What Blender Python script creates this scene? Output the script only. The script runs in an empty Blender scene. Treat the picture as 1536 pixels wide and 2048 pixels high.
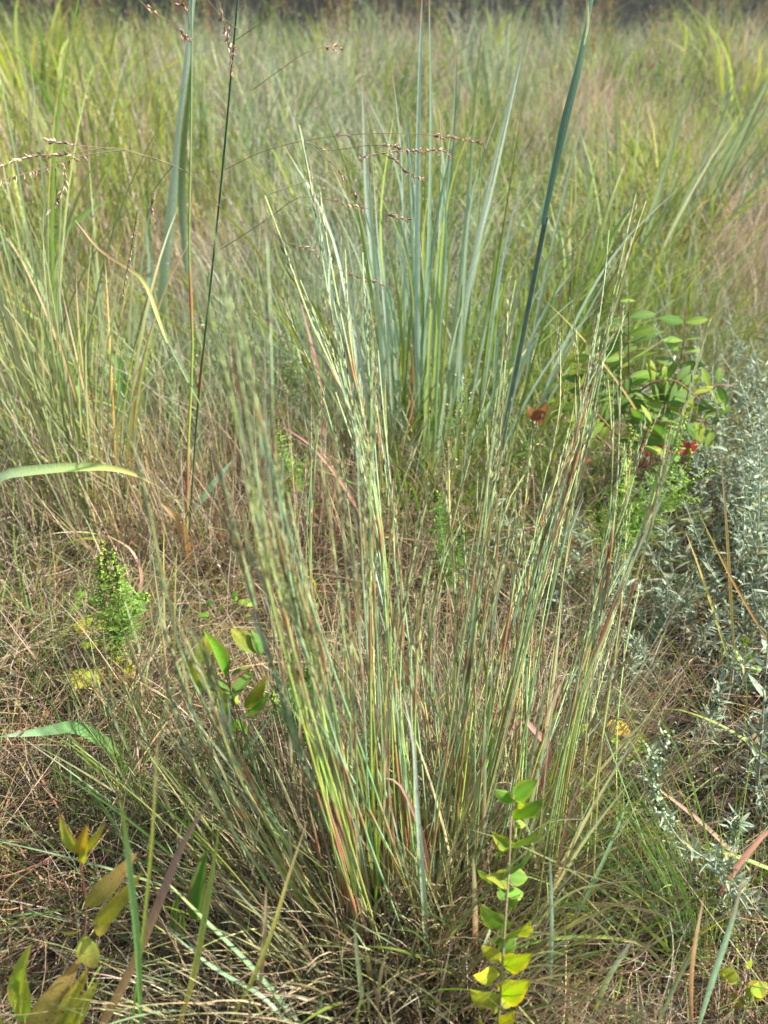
import bpy, math, random
import numpy as np
from mathutils import Vector, Matrix
random.seed(7); rng = np.random.default_rng(7)
S = bpy.context.scene; COL = S.collection
R = math.radians

# ------------------------------------------------------------------ camera, sky, sun, exposure
CAM_H, PITCH, F = 1.10, R(34), 1607.0           # F: focal length in photo pixels (2048 high)
cam = bpy.data.objects.new('camera', bpy.data.cameras.new('camera')); COL.objects.link(cam)
cam.location = (0, 0, CAM_H); cam.rotation_euler = (R(90) - PITCH, 0, 0)
cam.data.sensor_fit = 'VERTICAL'; cam.data.sensor_height = 36; cam.data.lens = 36 * F / 2048
cam.data.clip_start = .02; cam.data.clip_end = 600
cam.data.dof.use_dof = True; cam.data.dof.focus_distance = 1.18; cam.data.dof.aperture_fstop = 4.2
S.camera = cam
SUN_EL, SUN_AZ = R(50), R(84)                   # azimuth clockwise from +Y (the view direction)
w = bpy.data.worlds.new('World'); S.world = w; w.use_nodes = True
nt = w.node_tree; bg = nt.nodes['Background']
sky = nt.nodes.new('ShaderNodeTexSky'); sky.sky_type = 'NISHITA'; sky.sun_disc = False
sky.sun_elevation = SUN_EL; sky.sun_rotation = SUN_AZ; sky.dust_density = 3.0; sky.air_density = 1.2
nt.links.new(sky.outputs[0], bg.inputs[0]); bg.inputs[1].default_value = 0.07
sl = bpy.data.lights.new('sun', 'SUN'); sl.energy = 5.0; sl.angle = R(.6); sl.color = (1, .955, .86)
so = bpy.data.objects.new('sun', sl); COL.objects.link(so); so.location = (0, 0, 20)
sd = Vector((math.sin(SUN_AZ) * math.cos(SUN_EL), math.cos(SUN_AZ) * math.cos(SUN_EL), math.sin(SUN_EL)))
so.rotation_euler = sd.to_track_quat('Z', 'Y').to_euler()
S.view_settings.view_transform = 'Standard'; S.view_settings.look = 'None'
S.view_settings.exposure = 1.42; S.view_settings.gamma = 1; S.view_settings.use_curve_mapping = False
S.render.engine = 'CYCLES'; S.cycles.max_bounces = 8; S.cycles.diffuse_bounces = 4; S.cycles.transmission_bounces = 4

# ------------------------------------------------------------------ placing helpers
FW = np.array([0, math.cos(PITCH), -math.sin(PITCH)]); UP = np.array([0, math.sin(PITCH), math.cos(PITCH)]); RT = np.array([1., 0, 0])
CP = np.array([0, 0, CAM_H])
def ray(px, py): return FW + RT * (px - 768) / F + UP * (1024 - py) / F
def at(px, py, Y):                               # the point seen at a pixel, Y metres in front of the camera
    d = ray(px, py); return CP + d * (Y / d[1])
def gnd(px, py, z=0.0):
    d = ray(px, py); return CP + d * ((CAM_H - z) / -d[2])
def px2m(n, Y, py=1024): return n / F * Y / ray(768, py)[1]

def relief(x, y):
    return .018*np.sin(x*3.1+1.3)*np.cos(y*2.3) + .012*np.sin(x*7.3+y*5.1) + .006*np.sin(x*17+2)*np.sin(y*15)

# ------------------------------------------------------------------ tags
def tag(o, label=None, cat=None, group=None, kind=None):
    if label: o['label'] = label
    if cat: o['category'] = cat
    if group: o['group'] = group
    if kind: o['kind'] = kind
    return o
class Thing:                                      # an Empty at the base of a thing; parts are stored relative to it
    def __init__(s, name, label, cat, base, group=None):
        s.o = bpy.data.objects.new(name, None); COL.objects.link(s.o)
        s.b = np.array(base, float); s.o.location = s.b; s.o.empty_display_size = .02
        tag(s.o, label, cat, group)
def link(name, me, parent=None, loc=None, kind=None, label=None):
    o = bpy.data.objects.new(name, me); COL.objects.link(o)
    if parent: o.parent = parent
    if loc is not None: o.location = loc
    if kind: o['kind'] = kind
    if label: o['label'] = label
    return o

# ------------------------------------------------------------------ materials
def mat(name, trans=.3, rough=.6, spec=.3, var=.25, hue=.03, obj=.25, streak=None, spots=None, sheen=0, bump=.25):
    m = bpy.data.materials.new(name); m.use_nodes = True; n = m.node_tree.nodes; L = m.node_tree.links
    p = n['Principled BSDF']; out = n['Material Output']
    a = n.new('ShaderNodeAttribute'); a.attribute_name = 'Col'
    hs = n.new('ShaderNodeHueSaturation'); L.new(a.outputs['Color'], hs.inputs['Color'])
    oi = n.new('ShaderNodeObjectInfo'); tc = n.new('ShaderNodeTexCoord')
    no = n.new('ShaderNodeTexNoise'); no.inputs['Scale'].default_value = 45; no.inputs['Detail'].default_value = 5
    if streak:
        mp = n.new('ShaderNodeMapping'); mp.inputs['Scale'].default_value = (14, 14, .35); L.new(tc.outputs['Object'], mp.inputs['Vector']); L.new(mp.outputs[0], no.inputs['Vector'])
    else: L.new(tc.outputs['Object'], no.inputs['Vector'])
    mr = n.new('ShaderNodeMapRange'); mr.inputs[1].default_value = .3; mr.inputs[2].default_value = .7
    mr.inputs[3].default_value = 1 - var; mr.inputs[4].default_value = 1 + var; L.new(no.outputs[0], mr.inputs[0])
    m2 = n.new('ShaderNodeMapRange'); m2.inputs[3].default_value = 1 - obj; m2.inputs[4].default_value = 1 + obj; L.new(oi.outputs['Random'], m2.inputs[0])
    mu = n.new('ShaderNodeMath'); mu.operation = 'MULTIPLY'; L.new(mr.outputs[0], mu.inputs[0]); L.new(m2.outputs[0], mu.inputs[1])
    L.new(mu.outputs[0], hs.inputs['Value'])
    m3 = n.new('ShaderNodeMapRange'); m3.inputs[3].default_value = .5 - hue; m3.inputs[4].default_value = .5 + hue
    mm = n.new('ShaderNodeMath'); mm.operation = 'FRACT'; m9 = n.new('ShaderNodeMath'); m9.operation = 'MULTIPLY'; m9.inputs[1].default_value = 7.31
    L.new(oi.outputs['Random'], m9.inputs[0]); L.new(m9.outputs[0], mm.inputs[0]); L.new(mm.outputs[0], m3.inputs[0]); L.new(m3.outputs[0], hs.inputs['Hue'])
    col = hs.outputs[0]
    if spots:                                     # blotches of another colour: rust spots, browned patches
        n2 = n.new('ShaderNodeTexNoise'); n2.inputs['Scale'].default_value = spots[1]; n2.inputs['Detail'].default_value = 6
        ad = n.new('ShaderNodeVectorMath'); ad.operation = 'ADD'
        L.new(tc.outputs['Object'], ad.inputs[0]); L.new(oi.outputs['Random'], ad.inputs[1]); L.new(ad.outputs[0], n2.inputs['Vector'])
        r = n.new('ShaderNodeMapRange'); r.inputs[1].default_value = spots[2]; r.inputs[2].default_value = spots[2] + .06; L.new(n2.outputs[0], r.inputs[0])
        mx = n.new('ShaderNodeMix'); mx.data_type = 'RGBA'; L.new(r.outputs[0], mx.inputs['Factor']); L.new(col, mx.inputs['A']); mx.inputs['B'].default_value = (*spots[0], 1)
        col = mx.outputs['Result']
    L.new(col, p.inputs['Base Color']); p.inputs['Roughness'].default_value = rough; p.inputs['Specular IOR Level'].default_value = spec
    if sheen: p.inputs['Sheen Weight'].default_value = sheen
    bm = n.new('ShaderNodeBump'); bm.inputs['Strength'].default_value = bump; bm.inputs['Distance'].default_value = .002
    n4 = n.new('ShaderNodeTexNoise'); n4.inputs['Scale'].default_value = 400; L.new(tc.outputs['Object'], n4.inputs['Vector'])
    L.new(n4.outputs[0], bm.inputs['Height']); L.new(bm.outputs[0], p.inputs['Normal'])
    if trans:
        t = n.new('ShaderNodeBsdfTranslucent'); g = n.new('ShaderNodeHueSaturation'); g.inputs['Saturation'].default_value = 1.15; g.inputs['Value'].default_value = 1.5
        L.new(col, g.inputs['Color']); L.new(g.outputs[0], t.inputs[0])
        x = n.new('ShaderNodeMixShader'); x.inputs[0].default_value = trans
        L.new(p.outputs[0], x.inputs[1]); L.new(t.outputs[0], x.inputs[2]); L.new(x.outputs[0], out.inputs[0])
    return m
M_GRASS = mat('grass_blade', .34, .5, .4, var=.2, streak=1, bump=.06)
M_MASS = mat('grass_mass', .30, .65, .2, obj=0, hue=0)
M_DRY = mat('dry_straw', .12, .8, .12, obj=.0, hue=0, var=.3)
M_STEM = mat('waxy_stem', .05, .6, .25, var=.18, obj=.16, hue=.02)
M_SEED = mat('seed_husk', .2, .7, .2, var=.3, obj=.12)
M_LEAF = mat('broad_leaf', .36, .65, .22, var=.24, obj=.2, hue=.015)
M_LEAFSPOT = mat('spotted_leaf', .36, .62, .22, var=.2, obj=.15, spots=((.20, .08, .02), 22, .62))
M_SAGE = mat('felted_leaf', .14, .85, .15, var=.2, obj=.2, sheen=0)
M_BARK = mat('bark', 0, .9, .1)

# ------------------------------------------------------------------ mesh builders (numpy)
def mk_mesh(name, V, Q, C, m, smooth=False):
    V = np.ascontiguousarray(V, np.float32); Q = np.ascontiguousarray(Q, np.int32)
    me = bpy.data.meshes.new(name); k = Q.shape[1]
    me.vertices.add(len(V)); me.vertices.foreach_set('co', V.ravel())
    me.loops.add(Q.size); me.loops.foreach_set('vertex_index', Q.ravel())
    me.polygons.add(len(Q)); me.polygons.foreach_set('loop_start', np.arange(0, Q.size, k, dtype=np.int32))
    me.update(calc_edges=True)
    a = me.color_attributes.new('Col', 'FLOAT_COLOR', 'POINT')
    C = np.concatenate([np.broadcast_to(C, (len(V), 3)), np.ones((len(V), 1))], 1).astype(np.float32)
    a.data.foreach_set('color', C.ravel())
    me.materials.append(m)
    if smooth: me.polygons.foreach_set('use_smooth', np.ones(len(Q), bool))
    return me
def nrm(a): return a / np.maximum(np.linalg.norm(a, axis=-1, keepdims=True), 1e-9)
def tangents(P):
    T = np.empty_like(P); T[..., 1:-1, :] = P[..., 2:, :] - P[..., :-2, :]; T[..., 0, :] = P[..., 1, :] - P[..., 0, :]; T[..., -1, :] = P[..., -1, :] - P[..., -2, :]
    return nrm(T)
def ribbon(P, W, Sd, C, fold=0.):                  # P (N,K,3) W (N,K) Sd (N,K,3) C (N,K,3)
    N, K = P.shape[:2]
    if fold:
        Nn = np.cross(tangents(P), Sd); h = W[..., None] * .5
        V = np.stack([P - Sd * h, P - Nn * h * fold, P + Sd * h], 2); c = 3
        CC = np.stack([C, C * 1.12, C], 2)
    else:
        h = W[..., None] * .5; V = np.stack([P - Sd * h, P + Sd * h], 2); c = 2; CC = np.stack([C, C], 2)
    i = np.arange(N)[:, None, None] * K * c + np.arange(K - 1)[None, :, None] * c + np.arange(c - 1)[None, None, :]
    Q = np.stack([i, i + 1, i + 1 + c, i + c], -1).reshape(-1, 4)
    return V.reshape(-1, 3), Q, CC.reshape(-1, 3)
def tube(P, Rr, C, n=5):
    K = len(P); T = tangents(P); a = np.array([.3, .9, .2]); A = nrm(np.cross(T, a)); B = np.cross(T, A)
    th = np.linspace(0, 2*np.pi, n, endpoint=False)
    V = P[:, None] + (A[:, None] * np.cos(th)[None, :, None] + B[:, None] * np.sin(th)[None, :, None]) * Rr[:, None, None]
    i = np.arange(K - 1)[:, None] * n; j = np.arange(n)[None]; j2 = (j + 1) % n
    Q = np.stack([i + j, i + j2, i + n + j2, i + n + j], -1).reshape(-1, 4)
    return V.reshape(-1, 3), Q, np.repeat(C, n, 0)
def join(parts):
    o = 0; Vs, Qs, Cs = [], [], []
    for V, Q, C in parts: Vs.append(V); Qs.append(Q + o); Cs.append(np.broadcast_to(C, (len(V), 3))); o += len(V)
    return np.concatenate(Vs), np.concatenate(Qs), np.concatenate(Cs)
def seeds(P, D, L, W, C):                          # small spindle husks: three-sided double pyramids, made of quads
    N = len(P); D = nrm(D); r = rng.normal(size=(N, 3)); A = nrm(np.cross(D, r)); B = np.cross(D, A); L = np.broadcast_to(L, N)[:, None]; W = np.broadcast_to(W, N)[:, None]
    mid = P + D * L * .4; V = [P, P + D * L]
    for k in range(4):
        th = k * math.pi / 2; V.append(mid + (A * math.cos(th) + B * math.sin(th)) * W * .5)
    V = np.stack(V, 1); b = np.arange(N)[:, None] * 6
    f = np.array([[0, 2, 1, 3], [0, 3, 1, 4], [0, 4, 1, 5], [0, 5, 1, 2]]).reshape(1, 4, 4)
    Q = (b[:, None] + f).reshape(-1, 4)
    return V.reshape(-1, 3), Q, np.repeat(np.broadcast_to(C, (N, 3)), 6, 0)
def grow(root, L, az, lean, bend, K, curl=0., pw=1.3, zmin=None):
    N = len(root); t = np.linspace(0, 1, K - 1)[None]
    f = lambda v: np.broadcast_to(np.asarray(v, float), N)[:, None]
    ang = f(lean) + f(bend) * t ** pw; a = f(az) + f(curl) * t
    D = np.stack([np.sin(ang) * np.sin(a), np.sin(ang) * np.cos(a), np.cos(ang)], -1)
    P = np.concatenate([root[:, None], root[:, None] + np.cumsum(D * (f(L) / (K - 1))[..., None], 1)], 1)
    if zmin is not None: P[..., 2] = np.maximum(P[..., 2], zmin + rng.random((N, 1)) * .02)
    tw = rng.random(N)[:, None] * np.pi; aa = np.concatenate([a, a[:, -1:]], 1)
    hz = np.stack([np.cos(aa), -np.sin(aa), 0 * aa], -1); T = tangents(P); N2 = np.cross(T, hz)
    Sd = nrm(hz * np.cos(tw)[..., None] + N2 * np.sin(tw)[..., None])
    return P, Sd
def wprof(K, base=.6, full=.25, tip=.04):
    t = np.linspace(0, 1, K); return np.interp(t, [0, full, .6, .85, 1], [base, 1, .85, .45, tip])
def pick(pal, N, p=None, var=.18):
    pal = np.array(pal); i = rng.choice(len(pal), N, p=p); return pal[i] * (1 + rng.normal(0, var, (N, 1))).clip(.5, 1.6) * (1 + rng.normal(0, .05, (N, 3)))
def grad(c0, c1, K, pw=1.5):
    t = (np.linspace(0, 1, K) ** pw)[None, :, None]; return c0[:, None] * (1 - t) + c1[:, None] * t

GREEN = [(.13, .20, .04), (.17, .25, .05), (.10, .15, .04), (.21, .27, .08)]
BLUE = [(.21, .28, .14), (.26, .32, .17), (.18, .24, .12), (.29, .35, .23)]
YEL = [(.30, .34, .05), (.25, .31, .06), (.36, .33, .08), (.19, .27, .05)]
STRAW = [(.42, .33, .20), (.36, .27, .16), (.47, .39, .26), (.30, .22, .13), (.40, .36, .28)]
PINK = [(.35, .23, .17), (.29, .18, .13), (.42, .30, .23), (.24, .14, .11)]
ORNG = [(.50, .30, .11), (.44, .22, .08)]
GREY = [(.38, .36, .31), (.46, .43, .38)]

# ------------------------------------------------------------------ ground
gx = np.concatenate([-np.geomspace(260, 3.2, 24), np.linspace(-3, 3, 151), np.geomspace(3.2, 260, 24)])
gy = np.concatenate([-np.geomspace(200, .6, 16), np.linspace(-.5, 5, 140), np.geomspace(5.1, 400, 34)])
X, Y = np.meshgrid(gx, gy); Z = relief(X, Y); nx = len(gx)
i = (np.arange(len(gy) - 1)[:, None] * nx + np.arange(nx - 1)[None])
Q = np.stack([i, i + 1, i + nx + 1, i + nx], -1).reshape(-1, 4)
mg = bpy.data.materials.new('soil'); mg.use_nodes = True; n = mg.node_tree.nodes; L = mg.node_tree.links
no = n.new('ShaderNodeTexNoise'); no.inputs['Scale'].default_value = 30; no.inputs['Detail'].default_value = 10
geo = n.new('ShaderNodeNewGeometry'); L.new(geo.outputs['Position'], no.inputs['Vector'])
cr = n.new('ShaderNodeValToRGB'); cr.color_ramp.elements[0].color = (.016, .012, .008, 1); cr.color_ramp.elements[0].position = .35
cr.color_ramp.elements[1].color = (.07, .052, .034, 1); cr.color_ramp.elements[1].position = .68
L.new(no.outputs[0], cr.inputs[0]); L.new(cr.outputs[0], n['Principled BSDF'].inputs['Base Color']); n['Principled BSDF'].inputs['Roughness'].default_value = .95
bp = n.new('ShaderNodeBump'); bp.inputs['Distance'].default_value = .02; L.new(no.outputs[0], bp.inputs['Height']); L.new(bp.outputs[0], n['Principled BSDF'].inputs['Normal'])
tag(link('ground', mk_mesh('ground', np.stack([X, Y, Z], -1).reshape(-1, 3), Q, (.1, .08, .05), mg, True)), kind='structure')

# ------------------------------------------------------------------ masses nobody could count
def scatter(N, y0, y1, pw=1.0, spread=.62, pad=.35):
    y = y0 + (y1 - y0) * rng.random(N) ** pw; d = np.maximum(y, .3) / .829 * .0 + y * 1.05 + .35
    x = (rng.random(N) * 2 - 1) * (spread * d + pad)
    return np.stack([x, y, relief(x, y)], 1)
def noise2(x, y, s, o=0.):
    return .5 + .25 * (np.sin(x*s+o+1.7*np.sin(y*s*.7+o)) + np.cos(y*s*1.1-o+1.3*np.sin(x*s*.9)))
def mass(name, groups, m, label=None):
    V, Q, C = join(groups); return tag(link(name, mk_mesh(name, V, Q, C, m)), kind='stuff')

# matted dry litter
g = []
def hollow(x, y):                                 # low pockets with little litter; bared dark soil also stands in for shade
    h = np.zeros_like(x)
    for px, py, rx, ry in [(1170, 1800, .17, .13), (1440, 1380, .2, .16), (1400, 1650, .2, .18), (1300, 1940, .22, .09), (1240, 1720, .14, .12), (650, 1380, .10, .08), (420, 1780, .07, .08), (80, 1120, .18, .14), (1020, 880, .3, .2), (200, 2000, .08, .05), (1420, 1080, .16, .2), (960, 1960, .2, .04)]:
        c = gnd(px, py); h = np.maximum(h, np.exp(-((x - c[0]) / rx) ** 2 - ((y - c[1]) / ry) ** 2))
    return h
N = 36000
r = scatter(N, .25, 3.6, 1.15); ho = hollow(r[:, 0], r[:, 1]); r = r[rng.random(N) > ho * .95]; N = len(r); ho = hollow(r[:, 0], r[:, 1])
r[:, 2] += rng.random(N) ** 1.3 * .13 * (.15 + noise2(r[:, 0], r[:, 1], 7)) * (1 - .8 * ho) * np.clip(r[:, 1] * 1.3 - .2, .3, 1)
c = np.array([.70, .62, .55]) * pick(STRAW + PINK + GREY + [(.16, .12, .08), (.20, .24, .11)], N, p=[.11, .12, .08, .13, .09, .06, .08, .03, .05, .05, .04, .08, .08], var=.3)
lf = np.exp(-((r[:, 0] + .45) ** 2 / .12 + (r[:, 1] - 1.75) ** 2 / .25))[:, None] * .5   # the reddish patch left of the clump
c = c * (1 - lf) + np.array([.27, .12, .09]) * lf
P, Sd = grow(r, rng.uniform(.08, .30, N), rng.random(N) * 6.28, rng.uniform(1.1, 1.75, N), rng.normal(0, .4, N), 7, rng.normal(0, 1.0, N), 1., .004)
g.append(ribbon(P, wprof(7)[None] * rng.uniform(.0008, .0029, N)[:, None], Sd, grad(c, c * rng.uniform(.7, 1.2, (N, 1)), 7)))
N = 8000                                          # hair-fine loops
r = scatter(N, .25, 3.0, 1.1); r[:, 2] += rng.random(N) * .10
P, Sd = grow(r, rng.uniform(.1, .28, N), rng.random(N) * 6.28, rng.uniform(.6, 1.5, N), rng.normal(.5, .6, N), 9, rng.normal(0, 2.2, N), 1., .004)
g.append(ribbon(P, wprof(9)[None] * rng.uniform(.0005, .0011, N)[:, None], Sd, grad(.8 * pick(STRAW + GREY, N), .8 * pick(STRAW, N), 9)))
mass('dry_litter', g, M_DRY)

# dead upright culms packed in and round the bunchgrass bases
g = []
cen = [gnd(740, 1830), gnd(850, 1800), gnd(930, 1760), gnd(1010, 1640), gnd(820, 1500), gnd(1080, 1560), gnd(690, 1640), gnd(800, 1960), gnd(660, 1930), gnd(930, 1900)]
for cx in cen:
    N = 750; q = rng.normal(0, 1, (N, 2)) * [.10, .12]; r = np.stack([cx[0] + q[:, 0], cx[1] + q[:, 1], 0 * q[:, 0]], 1); r[:, 2] = relief(r[:, 0], r[:, 1])
    az = np.arctan2(q[:, 0], q[:, 1]) + rng.normal(0, .5, N)
    P, Sd = grow(r, rng.uniform(.07, .30, N), az, rng.uniform(0, .5, N), rng.uniform(0, .7, N), 7)
    g.append(ribbon(P, wprof(7)[None] * rng.uniform(.001, .0026, N)[:, None], Sd, grad(pick(STRAW + PINK + GREY, N, var=.3), pick(STRAW + PINK + BLUE + [(.2, .27, .1), (.25, .3, .14), (.3, .36, .1)] * 2, N), 7)))
mass('dead_culms', g, M_DRY)

# short living grass, foreground to middle distance
g = []
N = 42000
r = scatter(N, .3, 3.4, 1.0); keep = rng.random(N) < (1 - .6 * hollow(r[:, 0], r[:, 1])) * np.clip(noise2(r[:, 0], r[:, 1], 4, 2) * 1.0 - .1 + .25 * (r[:, 0] > .2) - .25 * np.exp(-((r[:, 0] + .4) ** 2 / .15 + (r[:, 1] - 1.5) ** 2 / .3)), .08, 1)
r = r[keep]
r2 = scatter(9000, 1.0, 2.6, 1.0); r2 = r2[(r2[:, 0] < -.12 * r2[:, 1]) | (r2[:, 0] > .25 * r2[:, 1])]; r = np.concatenate([r, r2]); N = len(r)
P, Sd = grow(r, (1 - .55 * hollow(r[:, 0], r[:, 1])) * rng.uniform(.05, .24, N) * (.75 + .25 * r[:, 1]), rng.random(N) * 6.28, rng.uniform(.05, 1.1, N), rng.uniform(.1, 1.2, N), 7, rng.normal(0, .4, N))
g.append(ribbon(P, wprof(7)[None] * rng.uniform(.0007, .0024, N)[:, None], Sd, grad(pick(GREEN + BLUE[:2] + STRAW[:2], N), pick(GREEN + YEL[:2] + BLUE + STRAW[:3], N), 7)))
mass('short_grass', g, M_MASS)

FLD = [[(rng.uniform(-1, 1) * 5.5, rng.uniform(-1, 1) * 3.5, rng.uniform(0, 6.28)) for _ in range(7)] for _ in range(6)]
def field(k, x, y): return sum(np.sin(a * x + b * y + c) for a, b, c in FLD[k]) / 2.2
# the meadow behind: three depth belts, colours drift in patches
def belt(N, y0, y1, h0, h1, wd, K, pw=1.):
    r = scatter(N, y0, y1, pw, .56, .5); x, y = r[:, 0], r[:, 1]
    kp = ~((x / (y * 1.05) > .26) & (y > 1.1) & (y < 2.25)) & ~((x / (y * 1.05) > .2) & (y > 1.2) & (y < 1.75)); kp |= rng.random(N) < .18; r = r[kp]; x, y = r[:, 0], r[:, 1]; N = len(r)
    u = x / (y * 1.05 + .35)                      # -.48 left edge .. .48 right edge
    wy = np.clip(.8 * np.exp(-((u + .36) / .17) ** 2) * np.clip((y - 2.2) / 1.2, 0, 1) + .45 * (u > .25) * noise2(x, y, 1.3), 0, 1)
    wb = np.clip(.55 * np.exp(-((u + .0) / .25) ** 2) + .25 * noise2(x, y, 2.1, 1), 0, 1); ws = .65 * noise2(x, y, 2.3, 3) + .2
    wg = .6 * noise2(x, y, 1.1, 5) + .25 + .2 * (u > .1)
    Wt = np.stack([wy * 1.6, wb, ws, wg], 1) ** 1.6 * np.exp(1.5 * np.stack([field(k_, x, y) for k_ in range(4)], 1)); Wt /= Wt.sum(1, keepdims=True)
    cum = Wt.cumsum(1); z = rng.random((N, 1)); k = (z > cum).sum(1).clip(0, 3)
    c0 = np.choose(k[:, None], [pick(YEL, N), pick(BLUE, N), pick(STRAW + PINK, N), pick(GREEN + YEL[3:], N)])
    tone = np.exp(.16 * field(5, x, y))[:, None]; c0 = c0 * tone
    c1 = np.choose(k[:, None], [pick(YEL + GREEN[:1], N), pick(BLUE + GREY, N), pick(STRAW + GREY, N), pick(GREEN + YEL[:2] + STRAW[:1], N)])
    Lh = rng.uniform(h0, h1, N) * np.clip(.85 + .42 * field(4, x, y), .3, 1.7)
    P, Sd = grow(r, Lh, rng.random(N) * 6.28, rng.uniform(0, .28, N) + .35 * np.clip(field(4, y, x), 0, 1), rng.uniform(0, .9, N) ** 1.5, K, rng.normal(0, .3, N))
    return ribbon(P, wprof(K)[None] * (rng.uniform(*wd, N) * np.where(k == 2, .6, 1))[:, None], Sd, grad(c0, c1, K))
g = [belt(27000, 1.35, 3.4, .10, .46, (.0012, .0055), 7), belt(24000, 3.2, 7, .15, .62, (.002, .013), 6, 1.2), belt(26000, 6.6, 14.2, .2, .70, (.005, .02), 5, 1.1)]
mass('meadow_grass', g, M_MASS)

# airy seed heads: fine stalks with specks, a haze of panicles over the meadow
g = []
def airy(N, y0, y1, h0, h1, nsp, size, cols, pw=1.):
    r = scatter(N, y0, y1, pw, .56, .3)
    P, Sd = grow(r, rng.uniform(h0, h1, N), rng.random(N) * 6.28, rng.uniform(0, .3, N), rng.uniform(0, .7, N), 6)
    cc = pick(cols, N); out = [ribbon(P, np.full((N, 6), size * .35), Sd, grad(cc, cc, 6))]
    tip = P[:, -1]; base = np.repeat(tip, nsp, 0); off = rng.normal(0, 1, (N * nsp, 3)) * [.035, .035, .06] * (1 + y0 * .12)
    out.append(seeds(base + off - [0, 0, .04], off + [0, 0, .03], rng.uniform(.8, 2.2, N * nsp) * size * 2.2, size, np.repeat(cc, nsp, 0) * rng.uniform(.8, 1.3, (N * nsp, 1))))
    return out
g += airy(700, .7, 2.6, .06, .30, 8, .0021, GREY + [(.5, .42, .36), (.42, .3, .24)])
g += airy(1700, 2.4, 6, .2, .65, 10, .0030, GREY + [(.5, .42, .36), (.42, .3, .24)])
g += airy(1900, 5.5, 12, .3, .75, 9, .0055, GREY + [(.48, .40, .33), (.40, .29, .22)])
mass('seed_haze', g, M_SEED)

# ------------------------------------------------------------------ single plants: curves through chosen points
def smooth(pts, K):
    p = np.array(pts, float); p = np.vstack([2*p[0]-p[1], p, 2*p[-1]-p[-2]]); d = np.linalg.norm(np.diff(p[1:-1, :2], axis=0), axis=1); s = np.concatenate([[0], d.cumsum()]) / d.sum()
    t = np.linspace(0, 1, K); out = []
    for u in t:
        k = min(max(np.searchsorted(s, u) - 1, 0), len(s) - 2); f = (u - s[k]) / (s[k+1] - s[k]); a, b, c, e = p[k], p[k+1], p[k+2], p[k+3]
        out.append(.5 * (2*b + (c-a)*f + (2*a-5*b+4*c-e)*f*f + (3*b-a-3*c+e)*f**3))
    return np.array(out)
def curve3(pts, Y0, Y1, K=12, pw=1.2):
    q = smooth(pts, K)
    if Y0 is None: Y0 = gnd(*pts[0])[1]
    t = np.linspace(0, 1, K) ** pw; return np.array([at(a, b, Y0 + (Y1 - Y0) * s) for (a, b), s in zip(q, t)])
def side_for(P, twist, tw2=0.):
    T = tangents(P); v = nrm(P - CP); A = nrm(np.cross(T, v)); B = np.cross(T, A); th = (twist + tw2 * np.linspace(0, 1, len(P)))[:, None]
    return A * np.cos(th) + B * np.sin(th)
def cols(keys, K):                                # colour stops along a blade [(t, rgb)...]
    t = np.linspace(0, 1, K); ks = np.array([k[0] for k in keys]); cs = np.array([k[1] for k in keys]); return np.stack([np.interp(t, ks, cs[:, j]) for j in range(3)], 1)
G1, G2, B1, B2, Y1_, T1, P1, O1 = (.16, .24, .05), (.23, .30, .08), (.27, .38, .24), (.38, .47, .36), (.31, .35, .07), (.42, .33, .2), (.40, .25, .19), (.5, .27, .09)
def blade(th, pts, Y0, Y1, wpx, keys, twist=None, fold=.35, K=14, name='blade', base=.55, full=.3, parent=None, tw2=None, tip=.04, label=None, root=False):
    P = curve3(pts, Y0, Y1, K)
    if root: P = np.concatenate([[P[0] * [1, 1, .0]], P]); K += 1
    Yw = P[:, 1].mean(); W = wprof(K, base, full, tip) * px2m(wpx, Yw, np.mean([p[1] for p in pts]))
    Sd = side_for(P, random.uniform(-.6, .6) if twist is None else twist, random.uniform(-.5, .5) if tw2 is None else tw2)
    V, Q, C = ribbon((P - th.b)[None], W[None], Sd[None], cols(keys, K)[None], fold)
    return link(name, mk_mesh(name, V, Q, C, M_GRASS, True), parent or th.o, label=label)
def stalk(th, pts, Y0, Y1, rpx, keys, K=14, name='stem', parent=None, taper=.45, m=None, nodes=()):
    P = curve3(pts, Y0, Y1, K) if Y1 is not None else np.array(pts)
    t = np.linspace(0, 1, K); Rr = px2m(rpx, P[:, 1].mean(), np.mean([p[1] for p in pts])) * (1 - (1 - taper) * t); C = cols(keys, K)
    for nd in nodes:
        k = int(nd * (K - 1)); Rr[k] *= 1.5; C[k] = (.30, .15, .07)
    V, Q, C = tube(P - th.b, Rr, C); return link(name, mk_mesh(name, V, Q, C, m or M_STEM, True), parent or th.o), P

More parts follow.
